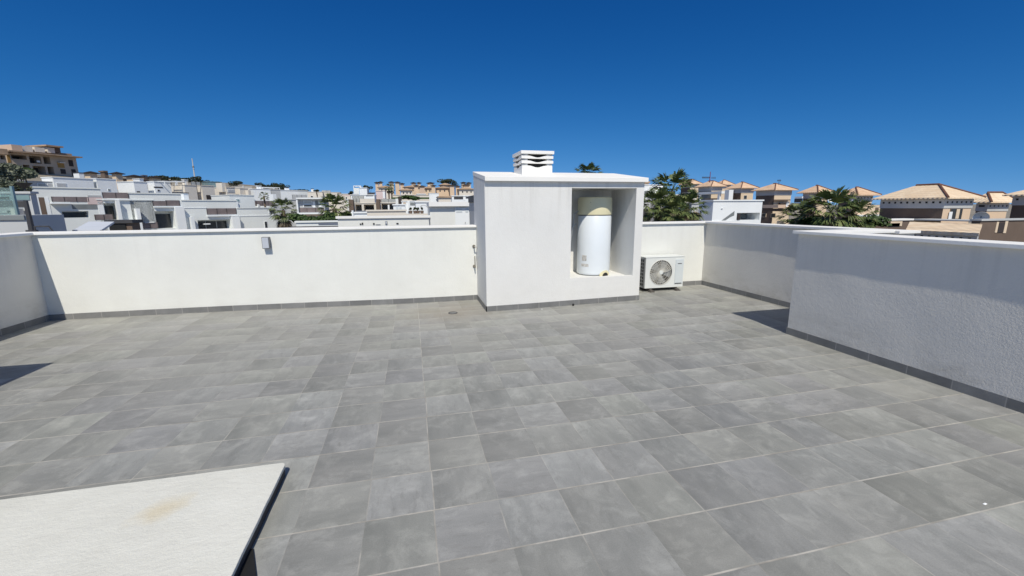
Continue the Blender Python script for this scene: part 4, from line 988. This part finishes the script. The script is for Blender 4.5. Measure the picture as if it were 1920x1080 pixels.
MB().box(p1.x-loc.x-.04,p1.x-loc.x+.02,-.04,.04,-.8,zt_+.05).build("post",m_teal,t)
# leaning lamp post with dark head
b0=onY(60,433,11); b1=onY(48,376,11); t=thing("leaning_post","dark leaning metal post with a small base, rising behind the left end of the parapet","post",tuple(b0))
MB().tube((0,0,0),tuple(b1-b0),.05,.035,n=8).build("pole",m_darkg,t); MB().lathe((0,0,-.1),[(0,.12),(.09,.12),(.10,0)],12).build("base",m_darkg,t)
b=onY(46,352,45); t=thing("street_lamp","dark flat-headed street lamp above the neighbouring roof at far left","street lamp",tuple(b))
zt_=pxz(b.x,b.y,346)-b.z; MB().tube((0,0,-3),(0,0,zt_),.09,.07,n=6).build("pole",m_darkg,t)
MB().lathe((0,0,zt_),[(0,.14),(.55,.14),(.12,-.3),(0,-.3)],14).build("lamp_head",m_darkg,t)
# small bent handrail behind the parapet
a_=onY(66,430,9.5); c_=onY(92,427,9.5); t=thing("handrail","thin bent metal handrail just behind the left part of the parapet","handrail",tuple(a_))
w_=c_.x-a_.x; MB().tube((0,0,-.2),(0,0,.05),.012).tube((0,0,.05),(w_,0,.05),.012).tube((w_,0,.05),(w_+.06,0,-.06),.012).tube((w_+.06,0,-.06),(w_+.4,0,-.07),.012).build("rail_tube",m_darkg,t)
# sloping white cover and dark shed just behind the parapet
t=thing("sun_sail","pale sloping fabric canopy behind the parapet below the broad bare villa wall","canopy",tuple(onY(170,431,16)))
o_=Vector(t.location); Q=[onY(138,431,14.5),onY(190,431,14.5),onY(214,415.5,18),onY(166,415.5,18)]
vs=[tuple(v-o_) for v in Q]; vs+=[(v[0],v[1],v[2]-.06) for v in vs]
MB().add(vs,[(0,1,2,3),(7,6,5,4),(0,4,5,1),(1,5,6,2),(2,6,7,3),(3,7,4,0)]).build("fabric",m_sail,t)
for v in Q[:2]: MB().tube(tuple(v-o_),tuple(v-o_+Vector((0,0,-1.2))),.03).build("pole",m_met,t)
bld("shed","dark brown garden shed with a black opening beside the pale fabric canopy",Plane(220,19,0),200,243,418.5,m_brn,[('panel',201,232,420,431,m_black,"opening")],D=.5,cat="shed",cop=m_darkg)

# ---------------------------------------------------------------- vegetation
def leafquad(mb,c,sz,rnd):
    a=Vector((rnd.gauss(0,1),rnd.gauss(0,1),rnd.gauss(0,1))).normalized(); b=a.orthogonal().normalized()
    u=a*sz*rnd.uniform(.6,1.3); v=b*sz*rnd.uniform(.35,.7)
    k=len(mb.v); mb.v+=[tuple(c-u),tuple(c+v),tuple(c+u),tuple(c-v)]; mb.f.append((k,k+1,k+2,k+3))
def crown_mesh(rx,rz,n,sz,seed,lobes=7):
    rnd=random.Random(seed); mb=MB(); L=[]
    for i in range(lobes):
        a=rnd.uniform(0,6.283); r=rnd.uniform(.15,.72)*rx; L.append((Vector((r*math.cos(a),r*math.sin(a),rnd.uniform(-.45,.5)*rz)),rnd.uniform(.35,.6)))
    for i in range(n):
        c,k=rnd.choice(L); d=Vector((rnd.gauss(0,1),rnd.gauss(0,1),rnd.gauss(0,1))).normalized()*rnd.uniform(.55,1.0)**.5
        leafquad(mb,c+Vector((d.x*rx*k,d.y*rx*k,d.z*rz*k)),sz,rnd)
    return mb
def tree(lab,px,ytop,ybot,Y,wpx,mat,seed,name="pine_tree",cat="tree",n=900,sz=None,group=None,trunk=True):
    x,y=at(px,Y); k=Y/ray(px,395).y/F; rx=wpx*k/2; z1_=pxz(x,y,ytop); z0_=pxz(x,y,ybot); rz=(z1_-z0_)/2; g=gz(x,y)
    t=thing(name,lab,cat,(x,y,g),0,group)
    o=crown_mesh(rx,rz,n,sz or max(rx*.09,.1),seed).build("crown",mat,t); o.location=(0,0,(z0_+z1_)/2-g)
    if trunk:
        mb=MB(); zc=(z0_+z1_)/2-g; r=max(.12,rx*.06); mb.tube((0,0,-.5),(.1*rx,0,zc*.6),r*1.3,r,n=7); mb.tube((.1*rx,0,zc*.6),(0,0,zc+rz*.3),r,r*.3,n=7)
        for a in (0,2.1,4.2): mb.tube((.05*rx,0,zc*.8),(math.cos(a)*rx*.5,math.sin(a)*rx*.5,zc+rz*.2),r*.5,r*.15,n=5)
        mb.build("trunk",m_bark,t)
    return t
GP="dark pines on the left skyline"
for i,(px,yt,yb,w,lab) in enumerate([(305,328.5,342,44,"low dark pine right of the third tan skyline tower"),(338,331,342,26,"dark pine just above the two white pergolas"),(356,333,343,22,"small dark pine right of the white pergolas"),
  (374,328.5,346,26,"tallest rounded dark pine at the foot of the radio mast"),(391,336,348,20,"dull green pine right of the tallest one"),(407,340,345,26,"thin dark pine top behind the glass roof hut"),
  (447,338.5,350,26,"dark pine cluster right of the cream chimney tower"),(492,342,355,20,"round dark pine above the long white pergola, left one"),(504,343,355,22,"dark pine between the two round ones over the long pergola"),
  (526,340.5,356,30,"broad dark pine above the long white pergola, right one"),(538,347,357,20,"lower end of the pine clump over the plain white villas"),
  (597,355,360,12,"tiny dark tree top behind the round-capped chimney"),(660,358,366,9,"small dark tree left of the bright roof hut"),(694,346.5,360,22,"dark pine right of the bright roof hut"),
  (838,335.5,347,34,"wide dark pine crowning the distant orange complex"),(853,336.5,350,18,"narrow dark pine at the right end of the hilltop pine clump")]):
    tree(lab,px,yt,yb,150 if px<560 else (245 if px>800 else 110),w,m_pine,20+i,n=700,group=GP if px<560 else None)
tree("blue-grey distant rounded roof-like tree clump right of the skyline pines",563,354,359,150,30,m_pine,77,n=400)
# hillside bushes at far left
for i,(px,yt,yb,Y,w,m,lab) in enumerate([(-8,292,372,50,70,m_olive,"big pale olive tree on the slope at the left frame edge"),(38,305,334,62,56,m_olive,"grey-green bush on the slope before the apartment block"),
  (60,312,332,80,34,m_shrub,"darker green shrub in front of the apartment block's lower balcony"),(26,332,366,46,56,m_olive,"lowest olive bush above the neighbouring glass balustrade"),(52,318,338,66,30,m_olive,"small olive bush between the slope and the apartment block")]):
    tree(lab,px,yt,yb,Y,w,m,40+i,name="olive_tree" if m is m_olive else "shrub",n=2200,sz=.22)
# ---- palms
def palm(lab,px,Y,ytop,ybot,wpx,seed,ztr=None,nl=40,skirt=True,droop=1.0,name="palm_tree",up=.0,trunk_r=.16,group=None):
    rnd=random.Random(seed); x,y=at(px,Y); k=Y/ray(px,395).y/F; rad=wpx*k/2
    z1_=pxz(x,y,ytop); zb_=pxz(x,y,ybot); g=gz(x,y); H=z1_-zb_; zc=(z1_-H*.48)-g
    t=thing(name,lab,"palm tree",(x,y,g),0,group)
    fr=MB(); dr=MB()
    for i in range(nl+(18 if skirt else 0)):
        dry=i>=nl
        az=i*2.39996+rnd.uniform(-.2,.2); el=math.asin(max(-1,min(1,.97-1.75*((i+.5)/nl)**1.15)))  if not dry else rnd.uniform(R(-85),R(-55))
        L=rad*rnd.uniform(.50,.60)*(1 if not dry else .8); mb=dr if dry else fr
        d=Vector((math.cos(az)*math.cos(el),math.sin(az)*math.cos(el),math.sin(el)))
        o=Vector((0,0,zc-(.25*rad if dry else 0))); tip=o+Vector((d.x*L,d.y*L,d.z*L*(max(.95,H/2/rad) if not dry else 1.15)))
        side=d.cross(Vector((0,0,1))).normalized(); w=.016*rad
        kk=len(mb.v); mb.v+=[tuple(o-side*w),tuple(o+side*w),tuple(tip+side*w*.6),tuple(tip-side*w*.6)]; mb.f.append((kk,kk+1,kk+2,kk+3))
        up_=side.cross(d).normalized(); nb=17; FL=rad*rnd.uniform(.50,.62)
        for b in range(nb):
            th=R(-68+136*b/(nb-1))+rnd.uniform(-.04,.04); bl=FL*(.78+.22*math.cos(th))*rnd.uniform(.85,1.05)
            bd=(d*math.cos(th)+side*math.sin(th)).normalized()
            bd=(bd+up_*rnd.uniform(-.14,.14)).normalized()
            m_=tip+bd*bl*.58; e=tip+bd*bl-Vector((0,0,bl*(.16*droop+.18*abs(math.sin(th)))))
            bw=side.cross(bd) if abs(side.dot(bd))<.9 else up_
            wv=(bd.cross(up_)).normalized()*bl*.074
            kk=len(mb.v); mb.v+=[tuple(tip),tuple(m_-wv),tuple(m_+wv),tuple(e)]; mb.f+=[(kk,kk+1,kk+2),(kk+1,kk+3,kk+2)]
    fr.build("crown",m_palm,t)
    if skirt: dr.build("dry_skirt",m_dry,t)
    mb=MB(); zz_=zc; n=10; off=rnd.uniform(-.2,.2)
    for i in range(n):
        a=i/n; b=(i+1)/n; r0=trunk_r*(1.25-.35*a)*(1.08 if i%2 else 1); r1=trunk_r*(1.25-.35*b)
        mb.tube((off*(1-a)**2,0,-.4+(zz_+.4)*a),(off*(1-b)**2,0,-.4+(zz_+.4)*b),r0,r1,n=9,caps=False)
    mb.build("trunk",m_trunk,t)
    return t
palm("slim fan palm standing in front of the pale villa right of the small upright window",531,40,374,416,54,3,nl=24,trunk_r=.17)
palm("fuller fan palm right of the framed villa with the tinted balcony",627,40,366,417,66,5,nl=30,trunk_r=.2)
palm("tallest fan palm of the large clump right of the heater housing",1258,26,321,398,90,11,nl=32,trunk_r=.2,up=.2)
palm("lower left fan palm of the large clump, against the heater housing side",1233,24,350,424,84,12,nl=28,trunk_r=.18)
palm("lower right fan palm of the large clump, before the grey villa side",1288,25,362,424,80,13,nl=28,trunk_r=.18)
palm("short middle fan palm filling the base of the large clump",1259,23,372,430,78,14,nl=28,trunk_r=.18)
palm("fan palm whose crown just tops the roof of the heater housing",1101,30,308,352,58,15,nl=30)
palm("broad bushy palm behind the grey corner wall, centre of its thicket",1558,20,370,428,108,16,nl=34,trunk_r=.22)
palm("low dark palm at the left of the bushy thicket",1500,22,394,432,80,17,nl=30,skirt=False)
palm("spiky palm leaning right, at the right of the bushy thicket",1604,20,386,432,78,18,nl=28,skirt=False)
palm("left one of two small distant palms among the orange towers",731,190,342,362,16,19,nl=18,trunk_r=.3)
palm("right one of two small distant palms among the orange towers",737,188,343,362,16,21,nl=18,trunk_r=.3)
palm("small palm on the roof terrace behind the reddish railing",498,88,362,374,20,22,nl=18,skirt=False)
for i,(px,yt,yb,Y,w,lab) in enumerate([(560,400,420,38,40,"green shrub between the slim palm and the framed villa"),(590,404,422,37,40,"low shrub under the balcony of the framed villa"),
  (612,398,420,38,34,"green shrub left of the fuller palm"),(648,398,418,40,26,"dense shrub at the right foot of the fuller palm"),(762,366,374,96,26,"dark garden tree right of the dark green slot"),(782,368,376,95,20,"dark garden shrub behind the bright box extension"),
  (1515,406,428,21,60,"low hedge shrub at the left foot of the bushy thicket"),(1640,404,428,20,56,"dark low shrub at the right end of the bushy thicket"),(1300,396,424,27,24,"brownish dry shrub right of the large palm clump")]):
    tree(lab,px,yt,yb,Y,w,m_shrub if i<8 else m_dry,60+i,name="shrub",cat="shrub",n=900,sz=.13 if Y<60 else .25,trunk=False)
for i,(px,yt,w,lab) in enumerate([(770,393,6,"leftmost and tallest potted plant on the planter wall"),(778,399,5,"short potted plant, second on the planter wall"),(784,396,6,"round potted plant in the middle of the planter wall"),(791,400,5,"small potted plant at the right end of the planter wall")]):
    x,y=at(px,30.4); z=pxz(x,y,404); k=30/ray(px,395).y/F
    t=thing("potted_plant",lab,"potted plant",(x,y,z+.13),0,"potted plants on the planter wall")
    MB().lathe((0,0,0),[(0,0),(.10,0),(.13,.2),(0,.2)],12).build("pot",m_brn,t)
    h=pxz(x,y,yt)-z-.13; o=crown_mesh(w*k/2,max(.12,(h-.2)/2),140,.05,90+i).build("leaves",m_pine,t); o.location=(0,0,.2+max(.12,(h-.2)/2))
t=thing("curved_lamp","thin curved lamp arm over the bright white box extension","lamp",tuple(onY(803,392,24)))
MB().tube((0,0,-.6),(0,0,.05),.02).tube((0,0,.05),(-.15,0,.2),.018).tube((-.15,0,.2),(-.36,0,.2),.018).build("arm",m_gr,t)
MB().lathe((-.38,0,.12),[(0,.08),(.05,.06),(.06,0),(0,0)],12).build("lamp_head",m_gr,t)
